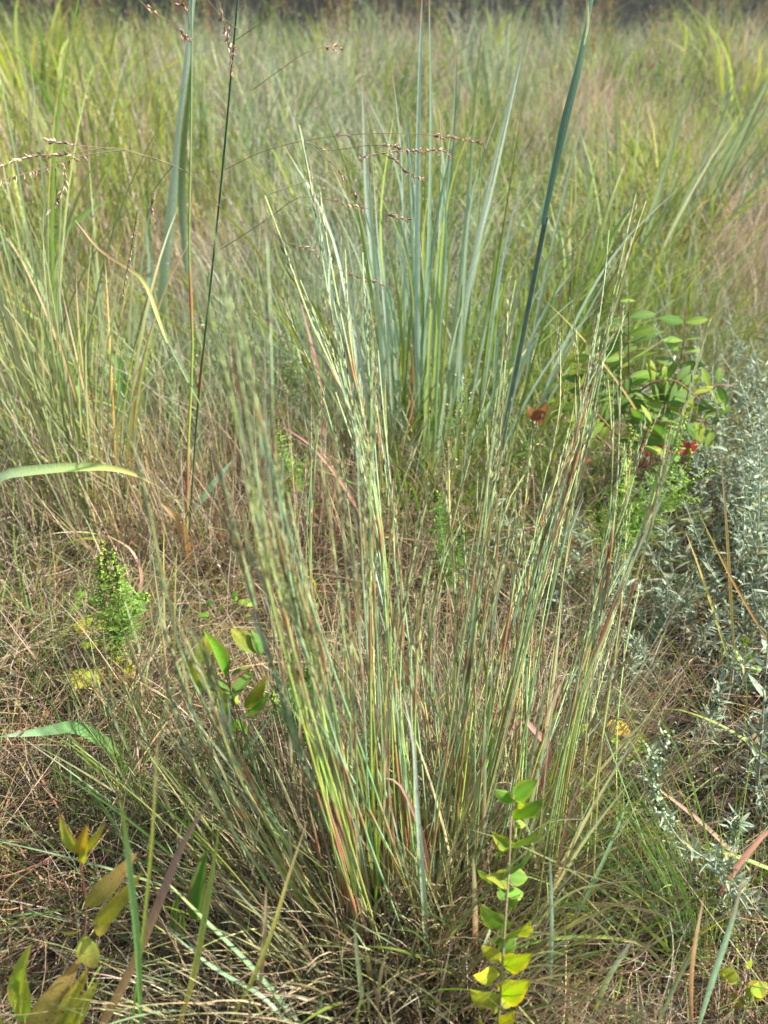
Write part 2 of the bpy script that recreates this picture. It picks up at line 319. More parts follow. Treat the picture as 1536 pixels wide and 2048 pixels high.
# bunchgrass culms with jointed seed spikes
CULM = [[(0, (.30, .22, .12)), (.25, (.22, .26, .12)), (.6, (.25, .32, .19)), (1, (.36, .38, .20))],
        [(0, (.29, .22, .12)), (.3, (.24, .26, .12)), (.6, (.20, .29, .16)), (1, (.38, .38, .22))],
        [(0, (.24, .24, .12)), (.3, (.17, .27, .15)), (.7, (.26, .34, .25)), (1, (.34, .39, .24))],
        [(0, (.36, .26, .15)), (.4, (.31, .27, .12)), (.7, (.28, .31, .15)), (1, (.44, .40, .22))],
        [(0, (.22, .22, .10)), (.4, (.28, .34, .08)), (.75, (.30, .37, .14)), (1, (.40, .41, .2))]]
def spike(th, P0, D, Ln, parent, wid=.0019, tint=1.12):
    n = max(6, int(Ln / .0078)); t = np.linspace(0, 1, n); b = nrm(np.cross(D, rng.normal(size=3))); bend = b * (t ** 2 * Ln * random.uniform(-.12, .12))[:, None]
    P = P0 + D * (t * Ln)[:, None] + bend; sgn = np.where(np.arange(n) % 2, 1, -1)[:, None]
    A = nrm(np.cross(D, rng.normal(size=3))); dd = D + A * sgn * .10 + rng.normal(0, .03, (n, 3))
    base = np.array([(.38, .44, .24), (.42, .44, .27), (.34, .42, .27), (.44, .42, .29)][random.randrange(4)]) * tint
    c = base * rng.uniform(.9, 1.1, (n, 1)); c[::5] *= [.92, .82, .7]
    s1 = seeds(P + A * sgn * wid * .25 - th.b, dd, .0125, wid * (1.1 - .45 * t), c)
    K = 6; tt = np.linspace(0, 1, K); Pa = P0 + D * (tt * Ln)[:, None] + b * (tt ** 2 * 0)[:, None]; s2 = tube(Pa - th.b, np.full(K, .0004), np.tile(base * [.8, .75, .5], (K, 1)), 3)
    if random.random() < .25:                     # pale hairs and short awns standing off the joints
        ha = rng.integers(0, n, 8); Ph = np.stack([P[ha], P[ha] + nrm(dd[ha] + A * sgn[ha] * .6) * .008], 1) - th.b
        s3 = ribbon(Ph, np.full((8, 2), .0003), np.tile(A, (8, 2, 1)), np.tile(np.array([.55, .5, .42]), (8, 2, 1)))
        link('seed_spike', mk_mesh('seed_spike', *join([s1, s2, s3]), M_SEED, True), parent)
    else: link('seed_spike', mk_mesh('seed_spike', *join([s1, s2]), M_SEED, True), parent)
def culm(th, pts, Y0, Y1, r=2.1, nsp=4, start=.5, leaf=.5):
    r *= 1.36
    K = 18; keys = [(a, tuple(np.array(b_) * [1.30, 1.48, 1.14])) for a, b_ in random.choice(CULM)]; o, P = stalk(th, pts, Y0, Y1, r, keys, K, 'culm', nodes=sorted(random.uniform(.12, .85) for _ in range(3)))
    Ln = np.linalg.norm(np.diff(P, axis=0), axis=1).sum(); T = tangents(P)
    spike(th, P[-3], T[-2], random.uniform(.07, .11), o)
    for k in range(nsp):
        u = start + (.95 - start) * (k + random.random()) / nsp; j = min(int(u * (K - 1)), K - 2)
        D = nrm(T[j] + rng.normal(0, .04, 3)); q = P[j] + D * .012; spike(th, q, D, random.uniform(.045, .075), o)
        if random.random() < .75:                 # the narrow sheath leaf beside the spike
            s = P[j - 1]; D2 = nrm(T[j] + rng.normal(0, .07, 3)); KK = 6; tt = np.linspace(0, 1, KK)[:, None]; Pb = (s + D2 * tt * random.uniform(.05, .11) + rng.normal(0, .004, 3) * tt ** 2) - th.b
            cc = random.choice([(.24, .31, .2), (.34, .34, .15), (.42, .27, .14), (.27, .34, .24)]); V, Q, C = ribbon(Pb[None], (wprof(KK, .9, .2) * random.uniform(.0016, .003))[None], side_for(Pb + th.b, random.uniform(-1, 1))[None], np.tile(np.array(cc), (1, KK, 1)), .5)
            link('sheath', mk_mesh('sheath', V, Q, C, M_GRASS, True), o)
def jit(pts, s, cut=1.0, bx=66):
    q = smooth(pts, 7); t = np.linspace(0, 1, 7)[:, None]; o = np.array([random.gauss(0, s), random.gauss(0, s * .3)]); b = np.array([random.gauss(0, bx), random.gauss(0, bx * .6)])
    q = smooth(q, 15)[:max(4, int(round(15 * cut)))]; t = np.linspace(0, 1, len(q))[:, None]; return [tuple(v) for v in (q + o * t + b * (1 - t))[::2]]
def bunch(name, label, base, guides, extra, s=22, cutr=(.62, 1.), r=2.1, leafy=10):
    th = Thing(name, label, 'grass clump', gnd(*base), 'bunchgrass clumps with jointed seed spikes')
    for (pts, dy) in guides:
        Y0 = gnd(*pts[0])[1]; culm(th, pts, Y0, Y0 + dy, r * random.uniform(.9, 1.2), random.randint(4, 6), random.uniform(.42, .55))
    for k in range(int(extra * .5)):
        pts, dy = random.choice(guides); q = jit(pts, s * 1.35, random.uniform(*cutr)); Y0 = gnd(*q[0])[1]
        culm(th, q, Y0, Y0 + dy * random.uniform(.6, 1.2), r * random.uniform(.65, 1.05), random.randint(2, 5), random.uniform(.45, .7))
    for k in range(leafy):
        pts, dy = random.choice(guides); q = jit(pts, s * 2.5, random.uniform(.3, .55), 30); Y0 = gnd(*q[0])[1]; a, b = q[-1]; q[-1] = (a + random.gauss(0, 25), b + random.uniform(-10, 50))
        c = random.choice([G2, B1, Y1_, T1, P1, B1, T1]); blade(th, q, Y0, Y0 + dy * .3, random.uniform(3.5, 6.5), [(0, T1), (.3, c), (.8, c), (1, random.choice([T1, P1, c]))])
    return th
bunch('bunchgrass', 'bunchgrass fan sweeping farthest left, its culms bare of leaves and arching low over the litter', (700, 1940), [
    ([(722, 1960), (600, 1760), (480, 1540), (375, 1340), (330, 1180), (290, 980), (262, 880)], -.02),
    ([(700, 1950), (560, 1740), (440, 1560), (378, 1400), (322, 1235)], -.03),
    ([(715, 1940), (600, 1750), (480, 1560), (420, 1390), (372, 1280)], -.04),
    ([(690, 1930), (590, 1720), (490, 1540), (440, 1400), (400, 1290)], -.02)], 9, 16, (.7, 1.), 2.3, 8)
bunch('bunchgrass', 'bunchgrass clump with the thickest dense sheaf of blue grey culms, leaning up to the left', (740, 1930), [
    ([(735, 1950), (650, 1640), (560, 1380), (500, 1180), (462, 1060), (437, 1010)], .0),
    ([(740, 1950), (670, 1700), (600, 1500), (530, 1290), (485, 1110), (440, 940)], .0),
    ([(745, 1940), (680, 1700), (610, 1440), (545, 1190), (500, 960), (455, 760), (424, 640)], -.02),
    ([(750, 1930), (670, 1600), (590, 1300), (540, 1110), (508, 920), (470, 700), (432, 500)], -.04),
    ([(755, 1930), (700, 1650), (620, 1350), (562, 1100), (522, 900), (506, 760), (488, 670)], -.02),
    ([(760, 1930), (680, 1600), (610, 1300), (570, 1100), (548, 900), (542, 700), (533, 480)], .08),
    ([(760, 1920), (690, 1650), (640, 1400), (592, 1180), (560, 960)], .02),
    ([(765, 1920), (700, 1620), (660, 1380), (610, 1150), (575, 985)], .0),
    ([(750, 1910), (690, 1600), (640, 1330), (600, 1180), (560, 1060)], -.03)], 30, 24, (.55, 1.), 2.35, 12)
bunch('bunchgrass', 'bunchgrass clump standing straightest, in the middle between the two leaning sheaves', (780, 1900), [
    ([(770, 1930), (712, 1720), (702, 1500), (690, 1300), (668, 1100), (640, 920)], .03),
    ([(775, 1930), (722, 1720), (712, 1500), (702, 1300), (690, 1110), (674, 950)], .0),
    ([(780, 1910), (748, 1660), (741, 1400), (740, 1150), (741, 900), (745, 650)], .12),
    ([(800, 1890), (770, 1600), (760, 1400), (752, 1250), (742, 1080), (733, 960)], .08),
    ([(810, 1890), (790, 1620), (782, 1400), (775, 1200), (790, 1020), (846, 860)], .18),
    ([(830, 1880), (812, 1600), (800, 1400), (806, 1250), (826, 1120), (852, 1010)], .15)], 24, 20, (.5, 1.), 2.0, 12)
bunch('bunchgrass', 'bunchgrass clump with ochre stained culms whose tips cross the nodding brown seed branch', (830, 1880), [
    ([(835, 1900), (805, 1600), (785, 1300), (758, 1080), (716, 900), (676, 700), (645, 520), (622, 370), (598, 250)], .42),
    ([(838, 1895), (815, 1600), (792, 1300), (765, 1100), (735, 880), (700, 720), (660, 520), (640, 385)], .40),
    ([(840, 1890), (800, 1600), (776, 1300), (758, 1050), (728, 900), (680, 770), (620, 640), (570, 500), (530, 392)], .34),
    ([(830, 1890), (800, 1600), (780, 1300), (762, 1150), (738, 900), (702, 700), (690, 500)], .36),
    ([(835, 1880), (812, 1560), (790, 1300), (768, 1100), (746, 850), (731, 640), (725, 505)], .38),
    ([(830, 1890), (800, 1600), (776, 1300), (756, 1100), (730, 940), (690, 800), (640, 660), (600, 560)], .34),
    ([(832, 1885), (805, 1600), (784, 1320), (760, 1100), (740, 960), (700, 820), (650, 700), (606, 610)], .34)], 26, 18, (.6, 1.), 1.9, 10)
bunch('bunchgrass', 'bunchgrass sheaf leaning right, its dry tips splayed highest against the far meadow', (900, 1860), [
    ([(900, 1880), (950, 1700), (1000, 1500), (1040, 1340), (1072, 1200), (1110, 1060), (1150, 930), (1186, 780), (1224, 600), (1272, 388)], .45),
    ([(905, 1870), (955, 1690), (1005, 1490), (1045, 1330), (1080, 1190), (1120, 1040), (1160, 900), (1200, 740), (1240, 560), (1292, 402)], .46),
    ([(895, 1875), (945, 1690), (995, 1490), (1036, 1330), (1066, 1190), (1104, 1040), (1140, 920), (1176, 760), (1204, 600), (1218, 460)], .42),
    ([(890, 1870), (940, 1680), (990, 1490), (1030, 1330), (1062, 1180), (1100, 1040), (1140, 900), (1180, 760), (1230, 690), (1250, 630)], .42),
    ([(900, 1880), (948, 1690), (998, 1480), (1040, 1310), (1072, 1160), (1110, 1010), (1146, 880), (1170, 760), (1196, 640), (1212, 540)], .42),
    ([(885, 1870), (930, 1750), (1000, 1450), (1050, 1200), (1080, 1000), (1118, 830), (1120, 665)], .40),
    ([(890, 1860), (950, 1600), (1010, 1280), (1045, 1050), (1062, 890)], .25),
    ([(905, 1870), (960, 1620), (1010, 1430), (1060, 1180), (1120, 980), (1160, 860), (1152, 660)], .36)], 36, 14, (.6, 1.), 1.7, 8)
bunch('bunchgrass', 'bunchgrass sheaf just left of the dry tipped one, ending in a tuft of pale spikes', (890, 1860), [
    ([(890, 1870), (915, 1600), (940, 1350), (960, 1150), (985, 950), (1000, 750), (1031, 560)], .32),
    ([(892, 1865), (918, 1580), (945, 1320), (962, 1120), (975, 980), (974, 850)], .22),
    ([(885, 1860), (910, 1600), (935, 1340), (965, 1080), (985, 930), (1005, 870)], .22),
    ([(895, 1860), (925, 1590), (950, 1380), (975, 1180), (1010, 1020), (1048, 950)], .25),
    ([(880, 1860), (905, 1500), (910, 1200), (900, 1050), (898, 940)], .2),
    ([(888, 1865), (915, 1600), (942, 1350), (968, 1120), (995, 920), (1012, 700), (1016, 600)], .3),
    ([(870, 1850), (880, 1560), (860, 1330), (880, 1150), (930, 1030)], .2)], 28, 17, (.55, 1.), 1.75, 10)
bunch('bunchgrass', 'bunchgrass clump farthest right, slender blue grey stalks ending below the pinnate leaves', (1100, 1850), [
    ([(1092, 1920), (1112, 1700), (1142, 1500), (1184, 1330), (1240, 1190), (1290, 1060), (1350, 880), (1401, 690)], .30),
    ([(1095, 1900), (1115, 1700), (1150, 1480), (1190, 1310), (1250, 1160), (1300, 1020), (1335, 880)], .28),
    ([(1090, 1890), (1105, 1700), (1150, 1450), (1200, 1250), (1232, 1000), (1240, 800), (1243, 650)], .34),
    ([(1085, 1880), (1100, 1700), (1140, 1480), (1180, 1300), (1215, 1080), (1225, 900), (1216, 760)], .32),
    ([(1080, 1880), (1100, 1660), (1140, 1440), (1175, 1280), (1205, 1140), (1262, 980), (1285, 830)], .28),
    ([(1080, 1890), (1100, 1680), (1136, 1470), (1172, 1290), (1196, 1150), (1222, 1030), (1252, 900)], .28)], 24, 17, (.6, 1.), 1.6, 8)
bunch('bunchgrass', 'small sparse bunchgrass tuft with thin forked spikes, in the gap behind the main clump', (620, 1250), [
    ([(625, 1250), (622, 1080), (628, 950), (644, 785)], .1), ([(622, 1250), (620, 1100), (622, 960), (622, 820)], .08),
    ([(628, 1260), (618, 1120), (612, 1030), (610, 960)], .06)], 4, 8, (.7, 1.), 1.3, 3)

# ------------------------------------------------------------------ wide-bladed grasses
th = Thing('tall_blue_grass', 'tall clump of broad blue green blades rising behind the bunchgrass and out of view', 'grass clump', gnd(850, 1010))
def BL(c, d=None, b=T1): d = d or c; return [(0, b), (.12, G2), (.3, c), (.6, tuple(np.array(c) * 1.1)), (.9, d), (.95, T1), (1, P1)]
for pts, dY, w_, k in [
    ([(840, 1010), (835, 700), (835, 400), (838, 200), (846, -60)], .12, 15, BL(B2)), ([(860, 1010), (850, 760), (858, 480), (862, 240), (858, -40)], .1, 13, BL(B1)),
    ([(800, 960), (760, 640), (735, 420), (728, 260), (722, 120)], .25, 14, BL(B2)), ([(880, 990), (905, 700), (935, 420), (950, 200), (968, 20)], .15, 13, BL(B1, G2)),
    ([(830, 1000), (850, 760), (880, 540), (905, 300), (915, 60)], .2, 14, BL(B1)), ([(880, 1000), (925, 640), (985, 340), (1030, 160), (1075, -20)], .1, 13, BL(B2, (.3, .4, .33))),
    ([(870, 1010), (910, 760), (950, 520), (985, 380), (1055, 60)], .2, 11, BL(B2)), ([(900, 970), (960, 700), (985, 560), (996, 430)], .2, 14, BL(G2)),
    ([(810, 960), (790, 800), (770, 600), (762, 420), (790, 210)], .3, 11, BL(G2, Y1_)), ([(760, 960), (690, 760), (640, 640), (560, 520), (545, 430)], .2, 15, BL(G1, G2)),
    ([(755, 970), (700, 800), (650, 700), (600, 560), (575, 440)], .15, 13, BL(B1, G2)), ([(785, 960), (720, 780), (660, 740), (600, 640), (545, 600)], .2, 12, BL(B1)),
    ([(820, 980), (825, 800), (830, 690), (820, 640)], .1, 15, BL(Y1_, O1)), ([(830, 1000), (822, 860), (824, 780), (826, 700)], .05, 13, [(0, Y1_), (.5, O1), (1, O1)]),
    ([(900, 1000), (930, 820), (975, 660), (1030, 520)], .3, 12, BL(G2)), ([(850, 1020), (805, 860), (790, 700), (785, 560)], .2, 12, BL(B1)),
    ([(870, 1030), (880, 880), (900, 720), (930, 590)], .15, 12, BL(B1)), ([(890, 1010), (950, 860), (1010, 760), (1080, 660)], .3, 8, BL(G2, T1)),
    ([(780, 980), (740, 850), (700, 740), (695, 600)], .2, 14, BL(B2)), ([(790, 1000), (770, 880), (745, 760), (750, 620)], .2, 8, BL(G1)),
    ([(860, 1000), (865, 850), (880, 600), (850, 330)], .3, 11, BL(G2)), ([(905, 1010), (935, 900), (985, 800), (1000, 640)], .15, 11, BL(B1)),
    ([(840, 1030), (800, 930), (770, 870), (680, 800)], .1, 11, BL(G1)), ([(815, 1010), (800, 800), (806, 560), (812, 380)], .3, 9, BL(Y1_, G2))]:
    Y0 = gnd(*pts[0])[1]; blade(th, pts, Y0, Y0 + dY, w_ * .78, k, random.uniform(-.7, .7), K=22)
for _ in range(120):
    x = random.gauss(850, 85); h = random.uniform(200, 860); l = random.gauss((x - 860) * 1.3, 60); y = random.gauss(985, 25)
    pts = [(x, y), (x + l * .3, y - h * .4), (x + l * .7, y - h * .75), (x + l * 1.2 + random.gauss(0, 25), y - h)]; Y0 = gnd(*pts[0])[1]
    blade(th, pts, Y0, Y0 + .15, random.uniform(4, 9.5), BL(random.choice([B1, B2, B2, B1, G2, G2, G1, Y1_, B1])))

th = Thing('bluestem_stalk', 'single stout dark teal stalk with a long folded blade, leaning right and out of view', 'grass', gnd(985, 1010))
o, P = stalk(th, [(985, 1020), (1010, 860), (1045, 680), (1068, 560), (1092, 436)], None, 1.45, 6, [(0, B1), (1, (.12, .22, .17))], taper=.8)
DK = (.09, .17, .11)
blade(th, [(1085, 450), (1100, 380), (1128, 250), (1160, 120), (1190, -40)], 1.44, 1.3, 24, [(0, DK), (.5, DK), (1, B1)], .75, .5, tw2=.1, base=.6, full=.4, tip=.5)
blade(th, [(1168, 90), (1176, 40), (1170, -40)], 1.33, 1.3, 6, [(0, B1), (1, T1)], .1)
th = Thing('bluestem_stalk', 'tall wide blue green blade with a darker folded face beside the thin left stem', 'grass', gnd(320, 760))
blade(th, [(322, 780), (322, 620), (340, 440), (362, 240), (380, 60), (388, -60)], None, 2.1, 21, [(0, G2), (.3, B1), (.7, B2), (1, B2)], .2, .4, tw2=.2, base=.7, full=.2, tip=.6)
blade(th, [(374, 545), (364, 420), (366, 300), (380, 150), (384, 100)], 2.0, 2.1, 17, [(0, B1), (.5, (.16, .24, .08)), (1, G1)], -.5, .4)
blade(th, [(318, 760), (300, 640), (300, 520), (290, 420)], 2.2, 2.3, 13, BL(B1))
stalk(th, [(372, 1150), (376, 900), (385, 700), (378, 500), (382, 250), (384, -40)], None, 1.75, 3.2, [(0, (.36, .34, .07)), (.25, (.3, .35, .07)), (.5, G1), (1, (.10, .2, .09))], taper=.6, nodes=(.2, .5))

# the nodding panicle: thin dark stem, drooping hair-like branches, hanging husks
th = Thing('nodding_panicle_grass', 'thin dark green stem at left with hair thin arching branches of hanging reddish husks', 'grass', gnd(383, 1130))
o, P = stalk(th, [(375, 1130), (395, 820), (418, 600), (446, 330), (470, 60), (480, -60)], None, 1.2, 3.0, [(0, (.2, .2, .08)), (.2, (.09, .17, .07)), (1, (.09, .18, .10))], taper=.6, nodes=(.32,))
HUSK = [(.66, .46, .30), (.62, .42, .32), (.70, .58, .40), (.60, .44, .40)]
def branch(pts, Y0, Y1, husks, cl=HUSK, hang=False, L=.0095, wd=1.0):
    o, P = stalk(th, pts, Y0, Y1, wd, [(0, (.17, .2, .10)), (.5, (.22, .18, .10)), (1, (.34, .22, .13))], 16, 'branch', taper=.55)
    q = smooth(pts, 60)
    for (t0, t1, nn) in husks:
        for k in range(nn):
            t = t0 + (t1 - t0) * (k + random.random() * .6) / nn; f = t * 15; j = min(int(f), 14); p = P[j] + (P[j+1] - P[j]) * (f - j)
            D = nrm(tangents(P)[j] * (.3 if hang else .9) + rng.normal(0, .35, 3) + [0, 0, -.9 if hang else -.15]); m = 3; c = np.array(random.choice(cl)) * random.uniform(.8, 1.2)
            dd = D + rng.normal(0, .22, (m, 3)); V, Q, C = seeds(np.tile(p - th.b, (m, 1)) + rng.normal(0, .0008, (m, 3)), dd, rng.uniform(.7, 1.15, m) * L, L * .26, c * rng.uniform(.8, 1.25, (m, 1)))
            link('husk', mk_mesh('husk', V, Q, C, M_SEED), o)
branch([(450, 340), (520, 305), (610, 281), (720, 268), (830, 268), (900, 274), (968, 286)], 1.26, 1.3, [(.42, .5, 2), (.80, 1., 15)])
branch([(613, 284), (660, 300), (750, 290), (830, 300), (880, 300), (905, 316)], 1.29, 1.28, [(.1, .2, 2), (.5, .98, 15)])
branch([(520, 395), (590, 370), (650, 350), (700, 325), (760, 306), (850, 300)], 1.22, 1.3, [(.6, 1., 9)])
branch([(613, 284), (650, 315), (690, 355), (716, 395), (722, 410)], 1.29, 1.24, [(.5, .6, 2), (.75, .9, 4)], hang=True)
branch([(750, 300), (790, 320), (810, 340), (850, 362)], 1.29, 1.27, [(.2, 1., 10)])
branch([(440, 500), (510, 455), (560, 420), (598, 394), (660, 400), (740, 418), (820, 440)], 1.22, 1.2, [(.62, .78, 5), (.88, 1., 6)])
branch([(440, 415), (410, 370), (345, 330), (250, 302), (150, 290), (95, 282)], 1.28, 1.15, [(.86, 1., 6)])
branch([(345, 330), (230, 296), (130, 310), (70, 312), (-10, 335)], 1.24, 1.12, [(.55, 1., 16)])
branch([(250, 300), (170, 310), (110, 330), (40, 350), (-10, 365)], 1.2, 1.1, [(.3, .98, 12)], hang=True)
branch([(345, 332), (315, 370), (303, 400), (306, 440)], 1.24, 1.22, [(.5, 1., 7)], hang=True)
branch([(560, 482), (620, 500), (680, 540), (740, 560), (790, 580)], 1.3, 1.28, [(.1, .35, 5), (.6, .9, 5)])
branch([(477, 60), (440, 30), (400, -20)], 1.2, 1.15, [])
branch([(480, 10), (455, 60), (462, 110), (466, 150)], 1.22, 1.2, [(.2, 1., 10)], hang=True)
branch([(432, -30), (445, 30), (458, 75), (470, 100)], 1.2, 1.18, [(.1, 1., 10)], hang=True)
branch([(250, -30), (300, 20), (350, 50), (376, 75)], 1.2, 1.16, [(.3, .5, 3), (.85, 1., 7)])
branch([(472, 80), (540, 30), (560, -20)], 1.2, 1.16, [])
branch([(380, 60), (372, 20), (358, 8)], 1.16, 1.14, [(.6, 1., 3)])
branch([(505, 180), (560, 140), (620, 102), (680, 92)], 1.24, 1.24, [(.85, 1., 4)])
branch([(275, 420), (262, 500), (250, 560), (244, 620)], 1.3, 1.3, [(.1, .9, 12)], hang=True, L=.008)
branch([(125, 330), (128, 370), (105, 410), (98, 420)], 1.12, 1.1, [(.1, 1., 7)], hang=True)
blade(th, [(402, 812), (360, 730), (340, 690), (328, 650)], 1.35, 1.4, 5, [(0, G2), (1, (.3, .35, .24))], .3, name='leaf_blade')
blade(th, [(337, 692), (318, 640), (292, 570), (262, 540), (200, 500), (150, 440)], 1.32, 1.5, 9, [(0, G2), (.4, (.22, .24, .07)), (.7, (.2, .15, .07)), (1, T1)], .4, name='leaf_blade', base=.3, full=.2, tip=.1)
blade(th, [(384, 1030), (410, 990), (440, 950), (470, 915)], 1.5, 1.45, 15, [(0, B1), (1, B1)], .3, name='leaf_blade')
blade(th, [(374, 1135), (372, 1090), (355, 1040), (320, 1005)], 1.38, 1.3, 20, [(0, (.34, .18, .09)), (1, (.52, .33, .2))], -.2, name='leaf_blade', base=.3)

# separate blades that can be picked out, each rooted where it stands
def lone(label, pts, dY, wpx, keys, tw=None, Y0=None, z=0., **k):
    th = Thing('grass_shoot', label, 'grass shoot', gnd(*pts[0]) if Y0 is None else at(*pts[0], Y0), 'single grass blades')
    y = gnd(*pts[0])[1] if Y0 is None else Y0
    if Y0 is None: y *= .95; dY = dY - .10 * y; th.b = at(*pts[0], y); th.b[2] = 0; th.o.location = th.b; z = 1
    elif Y0 < .5: y = Y0 - .05
    if z: k['root'] = True
    blade(th, pts, y, y + dY, wpx, keys, tw, name='blade', K=18, **k); return th
lone('long pale green blade arching level over litter from the left edge, yellow tipped', [(-30, 1010), (0, 955), (90, 938), (200, 934), (262, 946), (312, 970)], .1, 20, [(0, B1), (.6, (.3, .42, .14)), (1, (.42, .36, .12))], .15, Y0=1.25)
lone('broad bright green blade bending over to a fine tip at the left edge', [(258, 1548), (225, 1500), (180, 1466), (140, 1454), (90, 1462), (-5, 1474)], .05, 26, [(0, G1), (.5, (.16, .30, .09)), (1, B1)], .3)
lone('short broad blade hidden below the bright green one, dull green and straight', [(240, 1585), (200, 1545), (165, 1500), (135, 1465)], .03, 11, [(0, G1), (1, G1)])
lone('tall light green blade crossing the orange one in the near left', [(282, 2060), (276, 1900), (262, 1760), (247, 1640), (240, 1590)], -.08, 15, [(0, (.2, .33, .08)), (.7, (.22, .34, .12)), (1, Y1_)], .3, Y0=.46)
lone('slim yellow green blade standing upright behind the crossing pair', [(262, 2060), (285, 1880), (304, 1680), (312, 1540), (318, 1440)], .0, 9, [(0, (.22, .33, .06)), (.6, Y1_), (1, T1)], .4, Y0=.46)
lone('stiff orange tan dead blade slanting up to the right in the near left', [(195, 2070), (270, 1920), (320, 1800), (365, 1690), (430, 1580)], .02, 20, [(0, (.62, .42, .2)), (.4, (.6, .4, .22)), (.6, (.36, .24, .2)), (1, T1)], .3, Y0=.46, full=.15, base=.9)
lone('pink brown dead blade lying down to the right behind the green blades', [(405, 1935), (350, 1880), (300, 1835), (262, 1800)], .05, 11, [(0, P1), (1, (.4, .24, .2))], .3)
lone('short dull mauve blade poking left between the culms', [(398, 1725), (375, 1695), (350, 1660)], .03, 12, [(0, (.36, .2, .17)), (1, (.4, .26, .24))], .5)
lone('pale green blade lying long and straight down to the right', [(610, 2060), (500, 1930), (400, 1830), (300, 1730)], .1, 10, [(0, B1), (.5, (.2, .34, .15)), (1, Y1_)], .3, Y0=.47)
lone('blue green blade running parallel below the long straight one', [(600, 2070), (520, 1990), (420, 1930), (300, 1825)], .1, 9, [(0, B1), (1, B1)], .4, Y0=.45)
lone('upright leaf blade striped yellow and green, near the lower edge', [(355, 2060), (385, 1960), (405, 1860), (425, 1740), (440, 1640)], .04, 14, [(0, (.5, .42, .12)), (.3, (.36, .38, .09)), (.6, G2), (1, Y1_)], .2, Y0=.47)
lone('yellow green blade slanting up to the right toward a rusty thin tip', [(450, 2060), (500, 1970), (545, 1860), (575, 1760), (615, 1640)], .05, 11, [(0, (.4, .42, .1)), (.6, (.38, .36, .1)), (1, P1)], .3, Y0=.47)
lone('upright flat tan blade standing behind the yellow green one', [(518, 2000), (526, 1900), (531, 1840), (532, 1770)], .0, 11, [(0, T1), (1, (.5, .38, .24))], .1, Y0=0.49)
lone('blue green blade standing in the open gap in the middle of the clump', [(858, 1950), (848, 1800), (835, 1620), (826, 1480), (806, 1390)], .14, 12, [(0, B1), (.5, B2), (.85, B2), (1, (.5, .48, .42))], .1)
lone('tan dead blade bowing beside the blue green one', [(880, 1830), (858, 1740), (838, 1650), (800, 1570), (770, 1556)], .05, 11, [(0, O1), (.4, P1), (1, (.46, .3, .24))], .2)
lone('long light green blade leaning left in front of the middle gap', [(900, 1500), (880, 1420), (855, 1350), (830, 1300), (800, 1250)], .1, 11, [(0, G2), (1, (.3, .36, .16))], .3, Y0=.85)
lone('straight blue green blade between the gap and the leafy sprout', [(975, 1780), (962, 1640), (948, 1530), (930, 1410)], .14, 8, [(0, B2), (1, B1)], .1)
lone('pale upright blue blade behind the leafy sprout', [(1018, 1760), (1022, 1680), (1020, 1610), (1026, 1540)], .1, 9, [(0, B2), (1, B2)], .1)
lone('blue green blade rising just right of the leafy sprout', [(1098, 2000), (1103, 1880), (1102, 1770), (1098, 1700)], .04, 9, [(0, B1), (.7, B2), (1, B1)], .1)
lone('curling pinkish dead blade folded over right of the bunchgrass', [(1060, 1640), (1085, 1560), (1098, 1500), (1078, 1470), (1040, 1440), (1005, 1500)], .05, 15, [(0, P1), (.6, P1), (1, (.42, .3, .25))], .5, Y0=0.72)
lone('brown dead ribbon sweeping up beside the pale stalks', [(1040, 1620), (1070, 1540), (1095, 1470), (1110, 1400), (1140, 1330)], .12, 11, [(0, P1), (1, (.45, .3, .24))], .2, Y0=0.74)
lone('bright green blade reaching in level from the right edge', [(1570, 1750), (1480, 1715), (1400, 1694), (1330, 1682), (1290, 1668)], .05, 15, [(0, (.2, .36, .1)), (.7, (.3, .4, .14)), (1, (.5, .36, .2))], .9, Y0=0.62)
lone('low yellow green blade arching right from the leafy sprout, turning pink', [(1020, 1898), (1080, 1882), (1160, 1873), (1240, 1878), (1300, 1900), (1370, 1980)], .03, 9, [(0, (.24, .36, .09)), (.5, Y1_), (.7, P1), (1, T1)], .8, Y0=0.51)
lone('yellow green blade arching from the right edge down to a dark hollow', [(1590, 1560), (1520, 1500), (1440, 1450), (1360, 1420), (1310, 1420)], .08, 10, [(0, (.26, .32, .08)), (1, Y1_)], .7, Y0=0.78)
lone('dusty pink dead blade crossing the lower right, rising to the right edge', [(1440, 1790), (1470, 1740), (1510, 1690), (1560, 1640)], -.02, 12, [(0, P1), (1, (.45, .28, .2))], .4, Y0=0.58)
lone('pinkish brown dead blade lying behind the silver sprig', [(1500, 1740), (1420, 1660), (1360, 1610), (1290, 1560)], .04, 10, [(0, T1), (.5, P1), (1, P1)], .5, Y0=0.63)
lone('grey green blade leaning up to the right in the lower right corner', [(1395, 2060), (1425, 1960), (1455, 1870), (1475, 1800), (1490, 1740)], -.02, 13, [(0, B1), (.6, B1), (1, P1)], .3, Y0=0.49)
lone('narrow blue green blade lying slantwise in the dark right corner', [(1310, 2060), (1355, 1960), (1385, 1900), (1415, 1840)], .02, 9, [(0, B1), (1, G2)], .3, Y0=0.49)
lone('short pale blade standing in the dark gap right of the leafy sprout', [(1190, 2020), (1215, 1960), (1250, 1900), (1266, 1880)], .02, 11, [(0, G2), (1, B2)], .2, Y0=0.49)
lone('dark green blade crossing the drooping tuft at a slant', [(1130, 1880), (1180, 1780), (1225, 1680), (1268, 1575)], .08, 8, [(0, G1), (1, B1)], .2, Y0=0.53)
lone('tan brown dead blade standing at the lower right', [(1385, 2060), (1382, 1980), (1388, 1900), (1408, 1790)], .0, 9, [(0, (.4, .24, .12)), (1, T1)], .2, Y0=0.49)
